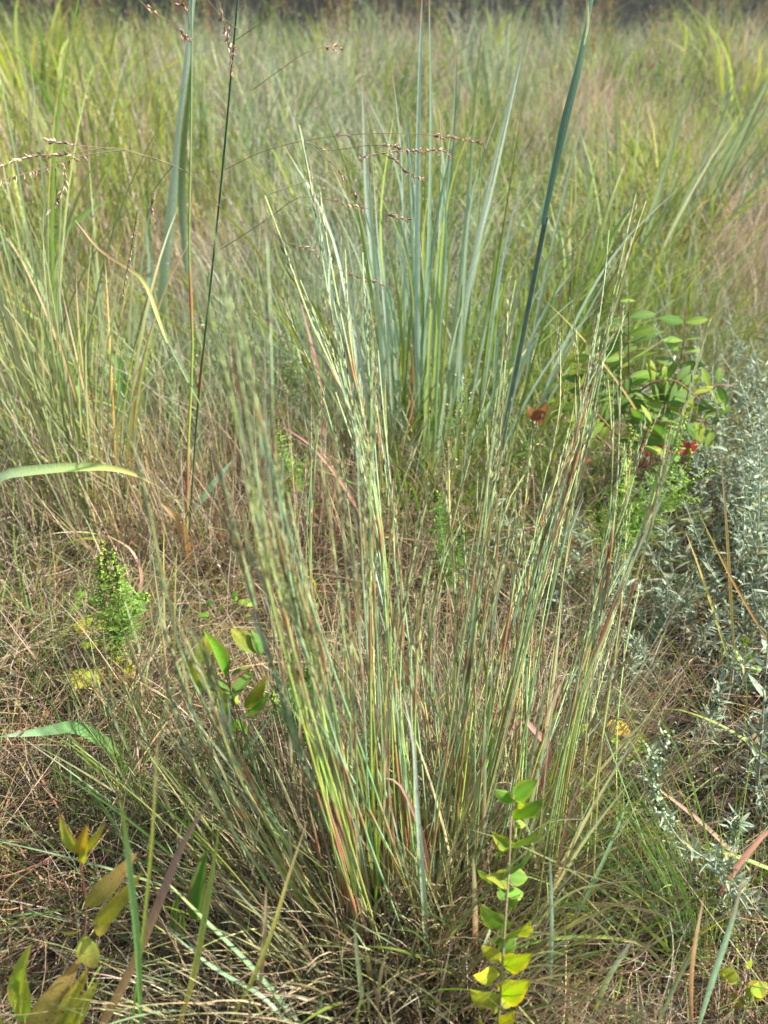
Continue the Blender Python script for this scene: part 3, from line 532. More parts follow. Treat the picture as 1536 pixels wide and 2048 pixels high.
lone('yellow straw crossing in front of the feathery ragweed', [(1560, 1320), (1470, 1170), (1390, 1010)], -.1, 6, [(0, ORNG[0]), (.5, ORNG[0]), (1, Y1_)], .3, Y0=1.0)
lone('thin golden straw slanting through the pinnate leaves', [(1330, 930), (1290, 850), (1240, 770), (1160, 670), (1090, 600)], .2, 5, [(0, ORNG[0]), (1, (.5, .42, .14))], .3, Y0=1.5)
lone('upright ochre straw in front of the silver bushes', [(1470, 1330), (1462, 1200), (1455, 1080), (1446, 960), (1440, 900)], .1, 6, [(0, (.3, .32, .1)), (.5, (.42, .36, .12)), (1, T1)], .3, Y0=1.0)
lone('ochre straw leaning left beside the upright one', [(1460, 1330), (1430, 1230), (1400, 1140), (1370, 1060)], .1, 6, [(0, (.3, .34, .1)), (1, ORNG[0])], .3, Y0=1.0)
lone('green blade lying level behind the right sheaf', [(1090, 1080), (1180, 1070), (1290, 1085), (1360, 1100)], -.05, 9, [(0, B1), (1, G2)], .8, Y0=1.4)
lone('broad pale blade drooping right behind the right sheaf', [(1070, 1090), (1130, 1100), (1200, 1180), (1240, 1260)], -.05, 13, [(0, B2), (1, (.3, .38, .2))], .7, Y0=1.35)
lone('long dull green blade falling right under the right sheaf', [(1060, 1130), (1110, 1220), (1160, 1290), (1190, 1350)], -.05, 12, [(0, B1), (1, B2)], .5, Y0=1.25)
lone('orange brown dead blade bent over behind the clump', [(1010, 1010), (1018, 980), (1005, 940), (975, 925)], .05, 18, [(0, (.45, .25, .12)), (1, (.46, .3, .17))], .3, Y0=1.6)
lone('rust coloured straw slanting down right across the middle', [(740, 1060), (680, 960), (620, 890), (560, 850)], .1, 8, [(0, (.4, .24, .13)), (1, (.46, .28, .2))], .3, Y0=1.35)
lone('upright reddish dead blade behind the slanting rust straw', [(660, 1010), (650, 900), (640, 760), (600, 600)], .15, 9, [(0, (.4, .22, .14)), (.7, (.36, .2, .16)), (1, P1)], .3, Y0=1.7)
lone('orange brown bent dead blade lying across the litter at left', [(160, 900), (230, 860), (290, 850), (340, 832)], .1, 11, [(0, O1), (1, T1)], .6, Y0=1.8)
lone('bright green wide blade leaning right in the left middle distance', [(85, 500), (130, 460), (180, 420), (225, 398)], .1, 14, [(0, G1), (1, (.28, .42, .12))], .4, Y0=2.4)
lone('thick hanging green blade curved outward at left', [(250, 850), (246, 780), (235, 730), (212, 695)], -.05, 22, [(0, B1), (.5, (.17, .32, .10)), (1, (.22, .36, .12))], .3, Y0=1.85, base=.8)
lone('tan blade curved like a hook in front of the left litter', [(250, 1210), (275, 1190), (283, 1150), (262, 1100), (215, 1070)], .08, 7, [(0, P1), (1, T1)], .3, Y0=1.2)
lone('grey tan dead ribbon standing by the glossy sprout', [(465, 1545), (492, 1500), (498, 1460), (482, 1440), (462, 1500)], .02, 9, [(0, T1), (1, (.45, .36, .27))], .3, Y0=.82)
lone('blue green blade leaning right beside the glossy sprout', [(420, 1610), (470, 1540), (510, 1480), (545, 1430)], .05, 9, [(0, B1), (1, B1)], .3)

# ------------------------------------------------------------------ clumps of many blades (pool of meshes, objects share them)
POOL = {}
def pool(key, palc, palt, wd, bend, n=10, fold=.35):
    if key not in POOL:
        out = []
        for _ in range(n):
            P, Sd = grow(np.zeros((1, 3)), [1.], [0.], [.02], [random.uniform(*bend)], 12, random.gauss(0, .3), 1.7)
            V, Q, C = ribbon(P, wprof(12, .6, .3)[None] * random.uniform(*wd), Sd, grad(pick(palc, 1), pick(palt, 1), 12), fold); out.append(mk_mesh('blade', V, Q, C, M_GRASS, True))
        POOL[key] = out
    return POOL[key]
def clump(label, px, py, n, h, spread, lean, key, az=None, name='grass_clump', group='leafy grass clumps', base=None, part='blade'):
    b = gnd(px, py) if base is None else np.array(base); b[2] = relief(b[0], b[1]); th = Thing(name, label, 'grass clump', b, group); ms = POOL[key]
    for k in range(n):
        a = random.uniform(0, 6.28) if az is None else random.gauss(*az); rr = spread * random.random() ** .6
        o = link(part, random.choice(ms), th.o, (rr * math.sin(a), rr * math.cos(a), -.005)); l = random.uniform(.15, 1) * lean; s = random.uniform(.6, 1.05) * h
        o.rotation_euler = (Matrix.Rotation(-a, 3, 'Z') @ Matrix.Rotation(-l, 3, 'X') @ Matrix.Rotation(random.gauss(0, .2), 3, 'Z')).to_euler(); o.scale = (s, s, s)
    return th
pool('fine', BLUE + GREEN + STRAW[:1], BLUE + GREEN + YEL[:1], (.004, .008), (.1, .7)); pool('fineyel', YEL + ORNG, YEL + STRAW, (.006, .012), (.2, .9))
pool('blue', BLUE, BLUE, (.010, .020), (.0, .4)); pool('green', GREEN, GREEN + YEL[:2], (.010, .022), (.1, .9)); pool('yellow', YEL, YEL, (.012, .03), (.2, 1.2))
pool('dry', STRAW + PINK, STRAW, (.005, .012), (.3, 1.3)); pool('droop', GREEN + BLUE[:2], GREEN + YEL[:1], (.006, .011), (.5, 1.6))
clump('fine pale green clump at the left, its thin stalks fanning up to the left edge', 190, 1150, 30, .85, .05, .42, 'fine', (-.35, .6))
clump('ochre and green clump of thin stalks just right of the pale fine one', 235, 1100, 30, .8, .05, .35, 'fineyel', (-.3, .6))
clump('wispy blue green clump at the left edge of the meadow', 60, 900, 34, .85, .06, .35, 'fine', (-.1, 1.))
clump('blue green clump of broad blades at left, behind the ochre stalks', 225, 860, 20, .75, .05, .4, 'blue', (-.5, .9))
clump('small bright green tussock low at the left edge', 60, 1290, 22, .22, .03, .9, 'green')
clump('drooping light green tuft below the silver sprig, combed over to the left', 1420, 1960, 70, .42, .05, .75, 'droop', (-.75, .45))
clump('green tuft standing upright at the lower right edge', 1500, 1990, 40, .26, .06, .5, 'droop')
clump('thin green tuft spraying left in the dark lower right hollow', 1290, 1900, 40, .32, .05, .9, 'droop', (-1., .7))
clump('dark green narrow tuft behind the crossing pair of blades', 240, 1560, 40, .40, .04, .5, 'fine', (.1, 1.2))
clump('sparse green tuft in the shaded left foreground', 330, 1830, 46, .34, .07, .6, 'droop', (0, 1.4))
clump('green tuft between the glossy sprout and the main clump', 560, 1720, 36, .34, .07, .5, 'fine')
clump('dry tan tuft at the foot of the right sheaf', 1010, 1700, 46, .34, .06, .55, 'dry')
clump('dry reddish tuft behind the middle gap of the clump', 830, 1560, 46, .30, .08, .6, 'dry')
clump('tan dead tuft right of the tall blue blades', 1000, 930, 40, .42, .08, .7, 'dry')
clump('low blue green tuft in front of the tall blue blades', 880, 1120, 30, .26, .06, .8, 'fine')
clump('green grass tuft right of the tall dark stalk, before the pinnate leaves', 1130, 760, 34, .7, .08, .35, 'green', (.5, .8))
clump('light blue grass clump between the dark stalk and the right edge', 1235, 640, 26, .85, .07, .25, 'blue')
clump('slender blue grass clump nearest the right edge, leaning right', 1330, 560, 30, .95, .10, .4, 'blue', (1.1, .5))
clump('wide bladed green clump at the far left, before the yellow grass', 100, 620, 26, .8, .08, .6, 'green')
clump('broad yellow green clump catching the light at upper left', 165, 400, 40, 1.05, .15, .5, 'yellow')
clump('tallest yellow green clump of the upper left, reaching out of view', 90, 330, 44, 1.25, .16, .4, 'yellow')
clump('yellow grass clump between the broad yellow one and the tall pale blade', 290, 380, 34, .95, .14, .5, 'yellow')
clump('olive clump in the centre of the far meadow, behind the tall blades', 560, 380, 30, .8, .14, .5, 'green')
clump('pale blue clump in the far meadow left of the tall blades', 450, 430, 30, .95, .12, .25, 'blue')
clump('yellow green clump at the upper right edge', 1480, 260, 44, 1.05, .2, .5, 'yellow')
clump('lower green clump by the right edge, below the yellow green one', 1500, 400, 36, .75, .16, .6, 'green')
clump('green clump leaning right in the far centre of the meadow', 760, 330, 26, .9, .12, .6, 'green', (1., .5))
clump('tan feathery dead clump in the far centre, left of the tall blades', 540, 330, 40, .75, .18, .6, 'dry')
clump('tan dead clump behind the dark stalk', 1050, 520, 40, .6, .14, .6, 'dry')
clump('blue clump far behind the dark stalk', 1000, 300, 30, 1.0, .15, .3, 'blue')

clump('tall thin stalks at the far left rising out of view above the pale clump', 120, 1000, 30, 1.15, .07, .25, 'fine', (-.2, .8))
clump('blue green clump at the left, behind the arching level blade', 90, 1080, 36, .7, .07, .5, 'fine', (-.2, 1.2))
clump('olive and straw clump behind the thin dark panicle stem', 330, 930, 30, .42, .08, .9, 'green')
clump('green clump with blades crossing left of the tall blue blades', 660, 900, 24, .55, .05, .7, 'green', (-.8, .7))
clump('wide green clump left of centre behind the leaning culms', 560, 780, 26, .55, .08, .9, 'green')
clump('bright green clump between the thin stem and the tall pale blade', 430, 720, 26, .55, .08, .9, 'green')
clump('yellowing clump in the left middle distance', 190, 720, 28, .55, .09, .9, 'yellow')
clump('tan dead clump left of centre in the middle distance', 480, 640, 46, .5, .12, .9, 'dry')
clump('bright green clump right of the tall blue blades', 1040, 800, 28, .5, .07, .7, 'green', (.6, .9))
clump('green clump in front of the silver bushes at the back', 1390, 700, 28, .55, .10, .9, 'green')
clump('tan dead clump at the right edge behind the silver bushes', 1520, 680, 46, .5, .12, .9, 'dry')
clump('yellow green clump behind the pinnate shrub', 1330, 500, 34, .6, .14, .7, 'yellow')
clump('straw clump lying over in the right middle distance', 1430, 560, 46, .55, .14, 1.1, 'dry')
clump('dull green clump right of the main clump at the feathery weed', 1180, 1130, 34, .28, .07, .8, 'green')
clump('tan dead tuft behind the right sheaf by the silver rosette', 1180, 1230, 50, .26, .08, 1., 'dry')
clump('thin green tuft beside the lower left crossing blades', 230, 1760, 50, .30, .08, .8, 'droop', (0, 1.6))
clump('tan dead tuft in the lower left behind the rusty tipped sprout', 120, 1620, 50, .26, .09, 1.1, 'dry')
clump('grey green tuft at the left edge above the broad bright blade', 40, 1420, 40, .30, .07, .9, 'droop')

pool('upright', GREEN + BLUE + STRAW[:2], BLUE + YEL[:2] + GREEN, (.008, .015), (.05, .6))
clump('thin green stalks standing in the near foreground left of the main clump', 450, 2000, 40, .34, .06, .5, 'upright')
clump('yellow green stalks at the lower edge below the main clump', 620, 2030, 40, .26, .07, .6, 'upright')
clump('mixed green and tan stalks at the lower edge under the middle gap', 860, 2010, 44, .24, .08, .7, 'upright')
clump('slender green stalks left of the leafy sprout at the lower edge', 980, 1940, 36, .34, .05, .4, 'upright')
clump('green stalks between the leafy sprout and the drooping tuft', 1110, 1780, 34, .36, .05, .5, 'upright')
clump('loose green stalks in the gap left of the main clump', 360, 1640, 40, .34, .07, .5, 'upright')
clump('green stalks rising behind the glossy sprout', 330, 1460, 36, .34, .07, .5, 'upright')
clump('green stalks in the left foreground beneath the bright arched blade', 130, 1800, 40, .26, .09, .8, 'upright')
clump('green tuft hiding the foot of the tall blue blades', 840, 1060, 44, .34, .07, .6, 'green')
clump('blue green tuft left of the foot of the tall blue blades', 750, 1010, 36, .46, .06, .5, 'upright')
clump('green tuft to the right of the foot of the tall blue blades', 930, 1040, 36, .38, .07, .6, 'upright')
clump('straggling green tuft behind the right sheaf', 1120, 1000, 40, .34, .08, .8, 'green')
clump('yellow green tuft at the right edge under the silver bushes', 1490, 1560, 40, .30, .07, .9, 'droop')
clump('green and tan tuft left of the red patch in the litter', 270, 1010, 40, .34, .08, .8, 'upright')
clump('low green clump at the left edge under the arching level blade', 40, 1180, 40, .30, .08, .9, 'green')

clump('loose bundle of green and tan stalks in front of the main clump', 740, 1960, 50, .44, .08, .45, 'upright')
clump('loose bundle of pale stalks at the foot of the right sheaf', 960, 1900, 46, .46, .08, .45, 'upright')
clump('loose green stalks spreading left from the foot of the main clump', 600, 1850, 46, .44, .08, .6, 'upright', (-.6, .9))
clump('green stalks filling the gap between the main clump and the right stalks', 1040, 1720, 40, .44, .07, .4, 'upright')

clump('deep green tuft in the dark hollow right of the leafy sprout', 1220, 1860, 46, .22, .09, 1., 'green')
clump('deep green tuft beneath the long level green blade at the right', 1440, 1800, 46, .22, .09, 1., 'green')
clump('deep green tuft between the silver sprig and the right sheaf', 1240, 1640, 46, .22, .09, 1., 'droop')
clump('low green tuft on the open litter at the left, right of the ragweed', 330, 1260, 40, .2, .08, 1., 'droop')
clump('low green tuft on the open litter above the bright arched blade', 100, 1380, 40, .2, .08, 1., 'green')

clump('mid green tuft in the left middle distance before the olive clump', 300, 860, 44, .42, .09, .8, 'green')
clump('mid green tuft beneath the hanging green blade at the left', 160, 930, 44, .38, .09, .8, 'green')
clump('green tuft left of the slanting rust straw', 520, 900, 44, .34, .08, .8, 'green')
clump('green tuft behind the left sheaf at mid height', 480, 1060, 40, .26, .08, .9, 'green')
clump('spreading green tuft right of the glossy sprout', 600, 1380, 40, .24, .07, .9, 'droop')

clump('thin mixed tuft just right of the left ragweed', 290, 1290, 36, 0.26, 0.06, 0.70, 'upright')
clump('thin mixed tuft between the ragweed and the tall ochre stalks', 250, 1160, 36, 0.34, 0.07, 0.70, 'upright')
clump('thin mixed tuft left of the ragweed by the left edge', 70, 1240, 36, 0.32, 0.07, 0.80, 'upright')
clump('short straw tuft right of the thin dark panicle stem', 430, 1080, 40, 0.26, 0.07, 0.90, 'dry')
clump('thin green tuft right of the thin dark panicle stem', 450, 980, 36, 0.40, 0.07, 0.70, 'upright')
clump('yellowish thin tuft left of the thin dark panicle stem', 310, 1080, 30, 0.34, 0.06, 0.70, 'fineyel')

# golden plumed grass stalks at the back of the meadow
def plume(i, x, y, h, label):
    th = Thing('plume_grass', label, 'grass', (x, y, relief(x, y)), 'golden plumed grasses at the back of the meadow')
    K = 8; t = np.linspace(0, 1, K)[:, None]; lean = rng.normal(0, .09, 2); P = np.concatenate([t ** 1.5 * lean[0], t ** 1.5 * lean[1], t * h], 1)
    V, Q, C = tube(P, np.linspace(.003, .0014, K), np.tile((.33, .31, .12), (K, 1)), 4); link('stem', mk_mesh('stem', V, Q, C, M_STEM, True), th.o)
    n = 160; u = rng.random(n); P = P.copy(); c0 = P[-1] + np.stack([0*u, 0*u, -u * .30], 1); off = rng.normal(0, .028, (n, 3)) * (1.2 - u)[:, None]
    V, Q, C = seeds(c0 + off, off + [0, 0, .02], rng.uniform(.012, .024, n), .005, pick([(.50, .31, .09), (.44, .26, .08), (.52, .40, .16)], n)); link('plume', mk_mesh('plume', V, Q, C, M_SEED), th.o)
    for k in range(3):
        o = link('blade', random.choice(POOL['yellow' if i % 2 else 'green']), th.o, tuple(P[2 + k] * .6)); s = random.uniform(.3, .5) * h
        o.rotation_euler = (random.uniform(-.6, -.2), 0, random.uniform(0, 6.28)); o.scale = (s, s, s)
PL = [(1460, 12, 1.45, 'golden plumed grass stalk nearest the upper right edge'), (1380, 8, 1.35, 'golden plumed grass stalk left of the one at the right edge'), (700, 6.5, 1.3, 'golden plumed grass stalk tallest in the far centre of the meadow'),
      (655, 7.5, 1.2, 'shorter golden plumed stalk just left of the tallest in the far centre'), (795, 9, 1.35, 'golden plumed grass stalk just left of the tall blue blades'), (985, 9, 1.4, 'golden plumed stalk seen between the two right tall blue blades'),
      (1175, 10, 1.4, 'golden plumed stalk behind the top of the dark teal stalk'), (1300, 11, 1.4, 'golden plumed stalk in the far right half of the meadow'), (110, 6, 1.35, 'golden brown plumed stalk above the yellow clumps at upper left'),
      (210, 7, 1.3, 'golden brown plumed stalk just right of the yellow clump'), (270, 9, 1.3, 'golden plumed stalk at the edge of the dark shade, upper left'), (560, 10, 1.35, 'golden plumed stalk right of the nodding panicle stem')]
for i, (px, y, h, lb) in enumerate(PL): plume(i, (px - 768) / F * y / ray(px, 60)[1] , y, h, lb)
for i in range(64):
    y = random.uniform(5.5, 13); plume(i, random.uniform(-.5, .52) * y, y, random.uniform(.85, 1.35), 'small blurred golden plumed stalk in the row along the back of the meadow')

# ------------------------------------------------------------------ leaves
def leaf_mesh(name, wid, K=9, fold=.25, arch=.25, serr=0., tipw=0., c=(.12, .22, .05), c2=None, m=None, peak=.42, edge=None, wave=0.):
    t = np.linspace(0, 1, K); w_ = np.sin(np.pi * t ** (math.log(.5) / math.log(peak))) ** .85 * wid * .5; w_[0] = .012; w_[-1] = tipw
    if serr: w_ = w_ * (1 + serr * np.where(np.arange(K) % 2, 1, -.6))
    c2 = c2 or c; cc = np.array(c)[None] * (1 - t[:, None] ** 1.5) + np.array(c2)[None] * t[:, None] ** 1.5
    z = -arch * t ** 2; V, C = [], []
    for s, f in ((-1, 1), (-.55, .5), (0, 0), (.55, .5), (1, 1)):
        wv = wave * np.sin(t * 14 + s * 3) * abs(s); V.append(np.stack([s * w_, t, z + abs(s) * w_ * fold * 2 - (s*s) * w_ * .25 + wv], 1)); C.append(cc * (1.25 if s == 0 else 1) if not (edge and abs(s) == 1) else np.tile(np.array(edge), (K, 1)))
    V = np.stack(V, 1); C = np.stack(C, 1); i = np.arange(K - 1)[:, None] * 5 + np.arange(4)[None]; Q = np.stack([i, i + 1, i + 6, i + 5], -1).reshape(-1, 4)
    return mk_mesh(name, V.reshape(-1, 3), Q, C.reshape(-1, 3), m or M_LEAF, True)
def put_leaf(th, me, p, tip, up=(0, -.4, 1), roll=0., parent=None, name='leaf', off=None, label=None, width=1.):
    p = np.array(p, float); d = np.array(tip) - p; Ln = np.linalg.norm(d); y = d / Ln; x = nrm(np.cross(y, np.array(up, float))); z = np.cross(x, y)
    x, z = x * math.cos(roll) + z * math.sin(roll), z * math.cos(roll) - x * math.sin(roll)
    v = nrm(p - CP); width = width * max(.45, math.sqrt(max(0, 1 - float(np.dot(y, v)) ** 2)))
    o = link(name, me, parent or th.o, label=label); q = p - th.b - (off if off is not None else 0)
    mt = Matrix(((x[0]*Ln*width, y[0]*Ln, z[0]*Ln, q[0]), (x[1]*Ln*width, y[1]*Ln, z[1]*Ln, q[1]), (x[2]*Ln*width, y[2]*Ln, z[2]*Ln, q[2]), (0, 0, 0, 1))); o.matrix_local = mt
    return o
LG = (.13, .24, .045); LY = (.32, .36, .05)
oval = [leaf_mesh('leaf', .62, 13, .12, .15, .03, c=LG, c2=(.18, .28, .05), edge=(.30, .38, .06), wave=.012), leaf_mesh('leaf', .56, 13, .3, .05, .03, c=(.17, .28, .05), c2=LY, edge=(.42, .42, .06), wave=.02),
        leaf_mesh('leaf', .66, 13, .05, .25, .03, c=(.12, .26, .03), c2=LG, edge=(.3, .4, .08), wave=.015)]
ovaly = [leaf_mesh('leaf', .7, 13, .1, .2, .03, c=LY, c2=(.46, .46, .03), wave=.02), leaf_mesh('leaf', .62, 13, .25, .1, .03, c=(.26, .38, .03), c2=LY, edge=(.5, .42, .04), wave=.02)]

# upright leafy sprout in the near right
Yf = .40
yy = lambda y: .40 + .14 * (2090 - y) / 500
th = Thing('leafy_sprout', 'upright sprout with pairs of oval bright green leaves, yellowing toward its foot', 'sprout', at(1000, 2090, Yf))
o, P = stalk(th, [(994, 2090), (1000, 2000), (1010, 1850), (1018, 1740), (1022, 1640), (1028, 1590)], Yf, .54, 3.2, [(0, (.25, .22, .12)), (1, (.3, .2, .14))], taper=.5)
for (x0, y0, x1, y1, k, dy) in [(1024, 1600, 1064, 1562, 0, 0), (1024, 1605, 994, 1586, 2, .01), (1028, 1596, 1046, 1612, 1, -.02), (1028, 1638, 1084, 1622, 2, -.01), (1030, 1648, 1052, 1650, 1, .01), (1026, 1696, 1082, 1678, 0, -.01),
        (1022, 1694, 986, 1668, 1, .0), (1020, 1698, 1000, 1722, 2, .02), (1020, 1746, 1078, 1736, 2, -.02), (1018, 1752, 1058, 1758, 0, .01), (1016, 1760, 978, 1754, 1, -.02), (1014, 1770, 960, 1768, 2, -.01), (1010, 1800, 998, 1772, 0, .02), (1014, 1790, 1050, 1778, 2, .02), (1016, 1815, 1034, 1800, 0, .01),
        (1012, 1860, 966, 1832, 0, -.01), (1010, 1870, 1062, 1852, 1, -.02), (1008, 1880, 982, 1890, 2, .01), (1004, 1905, 1028, 1872, 2, .02)]:
    put_leaf(th, oval[k], at(x0, y0, yy(y0) + .01), at(x1, y1, yy(y0) + dy), (random.uniform(-.3, .5), -.9, .7), random.gauss(0, .5), width=random.uniform(1.1, 1.4))
for (x0, y0, x1, y1, k, dy) in [(1002, 1920, 966, 1900, 0, 0), (1002, 1928, 1060, 1916, 1, -.02), (1004, 1930, 1030, 1912, 1, .0), (998, 1950, 962, 1960, 0, -.02), (1002, 1990, 1052, 1970, 1, -.02), (1000, 2000, 1030, 2010, 0, 0), (996, 2010, 952, 2005, 0, -.02), (994, 2025, 978, 1990, 1, .0), (996, 2060, 1022, 2040, 0, -.01), (992, 2070, 958, 2050, 1, -.01)]:
    put_leaf(th, ovaly[k], at(x0, y0, yy(y0)), at(x1, y1, yy(y0) + dy), (random.uniform(-.3, .5), -.9, .7), random.gauss(0, .5), width=random.uniform(1.1, 1.4))

# sprout with glossy notched leaves
gloss = [leaf_mesh('leaf', .38, 15, .35, .1, .07, c=(.16, .30, .03), c2=(.26, .38, .03), m=M_LEAFSPOT, edge=(.24, .16, .05)), leaf_mesh('leaf', .46, 15, .2, .2, .08, c=(.18, .27, .04), c2=(.32, .31, .05), m=M_LEAFSPOT), leaf_mesh('leaf', .4, 15, .3, .15, .06, c=(.10, .2, .04), c2=(.13, .24, .04), edge=(.2, .13, .05))]
th = Thing('leafy_sprout', 'sprout with glossy notched oval leaves, some spotted rust and yellow, left of the clump', 'sprout', gnd(465, 1500))
Y0 = gnd(465, 1500)[1] * .8
stalk(th, [(478, 1600), (478, 1520), (470, 1430), (460, 1370), (455, 1320)], Y0, Y0 - .02, 2.6, [(0, (.2, .13, .08)), (1, (.3, .17, .1))])
for (x0, y0, x1, y1, k) in [(450, 1352, 422, 1266, 0), (512, 1306, 464, 1250, 1), (522, 1310, 506, 1258, 2), (400, 1330, 414, 1268, 1), (408, 1380, 374, 1318, 1), (458, 1390, 420, 1342, 2), (462, 1352, 500, 1328, 2), (460, 1398, 506, 1336, 2), (464, 1398, 404, 1390, 1), (462, 1420, 424, 1400, 1),
        (466, 1420, 430, 1424, 2), (470, 1410, 476, 1385, 1), (492, 1416, 530, 1370, 1), (486, 1430, 540, 1400, 2), (470, 1440, 452, 1480, 2), (474, 1440, 500, 1470, 2), (420, 1382, 424, 1330, 2), (476, 1480, 440, 1510, 2), (530, 1380, 542, 1338, 1), (440, 1330, 440, 1290, 2)]:
    put_leaf(th, gloss[k], at(x0, y0, Y0 - .02), at(x1, y1, Y0 - random.uniform(-.02, .05)), (random.uniform(-.8, .8), -.6, .7), random.gauss(0, .5), width=1.15)
# low rounded leaves behind it
th = Thing('ground_vine', 'low green rounded leaves in shade above the glossy sprout', 'plant', gnd(430, 1215))
for _ in range(9):
    x, y = random.uniform(395, 520), random.uniform(1195, 1235); b = gnd(x, y, .11); put_leaf(th, oval[random.randrange(3)], b, b + np.array([random.uniform(-1, 1), random.uniform(-.3, .3), random.uniform(-.1, .5)]) * .03, roll=random.gauss(0, .3), width=1.3)

# near-left sprouts
yl = [leaf_mesh('leaf', .34, 13, .4, .0, .0, c=(.42, .40, .06), c2=(.44, .32, .06), m=M_LEAFSPOT), leaf_mesh('leaf', .3, 13, .3, .15, .05, c=(.30, .38, .06), c2=(.42, .38, .06), m=M_LEAFSPOT), leaf_mesh('leaf', .42, 13, .2, .3, .05, c=(.36, .38, .07), c2=(.42, .30, .10), m=M_LEAFSPOT)]
Yf = .43
th = Thing('leafy_sprout', 'small sprout with three upright yellow leaves tipped rusty brown, on a dark red stem', 'sprout', at(166, 1990, Yf + .02))
stalk(th, [(178, 2010), (168, 1900), (172, 1820), (163, 1740), (158, 1705)], Yf + .02, Yf, 2.8, [(0, (.35, .22, .12)), (.5, (.30, .18, .12)), (1, (.26, .08, .06))])
for (x0, y0, x1, y1, k) in [(156, 1706, 116, 1650, 1), (160, 1706, 176, 1648, 0), (162, 1704, 206, 1664, 1), (164, 1724, 176, 1690, 0), (172, 1812, 246, 1750, 2), (190, 1850, 270, 1772, 1), (194, 1870, 215, 1830, 2)]:
    put_leaf(th, yl[k], at(x0, y0, Yf), at(x1, y1, Yf - .01), (random.uniform(-.3, .3), -.9, .6), random.gauss(0, .3), width=1.15)
for (x0, y0, x1, y1) in [(160, 1860, 130, 1850), (168, 1870, 185, 1930)]:
    put_leaf(th, yl[2], at(x0, y0, Yf), at(x1, y1 + 30, Yf - .02), (0, -.9, .6), .2, width=1.2)
Yf = .40
th = Thing('leafy_sprout', 'cluster of blurred yellow green leaves in the near lower left corner', 'sprout', at(60, 2120, Yf))
stalk(th, [(60, 2120), (50, 2050), (40, 1980)], Yf, Yf, 3, [(0, (.3, .25, .1)), (1, (.3, .25, .1))])
for (x0, y0, x1, y1, k) in [(38, 1990, 36, 1912, 1), (40, 2030, 4, 1944, 2), (44, 2040, 46, 1960, 1), (60, 2080, 112, 1986, 2), (100, 2110, 146, 1984, 1), (110, 2120, 160, 2000, 1), (20, 2080, -30, 2010, 1), (70, 2110, 40, 2050, 2)]:
    put_leaf(th, yl[k], at(x0, y0, Yf), at(x1, y1, Yf - .01), (random.uniform(-.3, .3), -.9, .5), random.gauss(0, .3), width=1.1)
th = Thing('leafy_sprout', 'narrow olive leaves standing in the shade between the orange and green blades', 'sprout', at(400, 1900, .5))
for (x0, y0, x1, y1) in [(392, 1840, 400, 1720), (352, 1860, 348, 1800), (372, 1880, 360, 1830)]:
    put_leaf(th, gloss[2], at(x0, y0, .5), at(x1, y1, .5), (0, -1, .3), .2, width=.9)

# lobed yellow leaves of a creeping vine at left
lob = leaf_mesh('leaf', 1.0, 15, .05, .12, .10, c=(.33, .38, .04), c2=(.42, .38, .05), m=M_LEAFSPOT, peak=.35, wave=.03)
lob2 = leaf_mesh('leaf', .9, 15, .1, .1, .10, c=(.17, .32, .04), c2=(.22, .34, .04), peak=.35, wave=.03)
th = Thing('creeping_vine', 'creeping vine with crinkled lobed yellow and green leaves under the left ragweed', 'vine', gnd(180, 1330))
stalk(th, [(140, 1200), (175, 1250), (190, 1300), (180, 1370), (230, 1350)], 1.05, .97, 1.4, [(0, (.2, .2, .08)), (1, (.3, .2, .1))], name='runner')
for (x0, y0, x1, y1, k) in [(182, 1246, 142, 1248, 0), (172, 1284, 168, 1300, 0), (188, 1284, 186, 1300, 0), (176, 1340, 146, 1378, 0), (180, 1338, 192, 1380, 0), (160, 1210, 134, 1218, 1), (165, 1196, 150, 1180, 1), (255, 1330, 262, 1352, 0), (210, 1240, 200, 1262, 0), (200, 1205, 180, 1190, 1), (240, 1310, 226, 1330, 0)]:
    put_leaf(th, lob if k == 0 else lob2, gnd(x0, y0, .12), gnd(x1, y1, .11), (0, -.3, 1), random.gauss(0, .2), width=1.1)
th = Thing('creeping_vine', 'round dark green leaves with one orange leaf, in the hollow above the silver sprig', 'vine', gnd(1250, 1480))
stalk(th, [(1180, 1470), (1230, 1480), (1290, 1490)], None, .95, 1.3, [(0, (.2, .14, .08)), (1, (.2, .2, .08))], name='runner')
orl = leaf_mesh('leaf', .9, 13, .05, .12, .06, c=(.5, .30, .04), c2=(.42, .16, .04), m=M_LEAFSPOT, peak=.4)
for (x0, y0, x1, y1, k) in [(1222, 1440, 1262, 1470, 2), (1220, 1470, 1240, 1492, 1), (1262, 1490, 1286, 1505, 1), (1270, 1488, 1296, 1478, 1), (1250, 1510, 1270, 1525, 1), (1180, 1450, 1160, 1470, 1), (1100, 1440, 1120, 1430, 1), (1135, 1560, 1150, 1575, 1)]:
    put_leaf(th, orl if k == 2 else oval[1], gnd(x0, y0, .10), gnd(x1, y1, .10), (0, -.3, 1), random.gauss(0, .3), width=1.25)
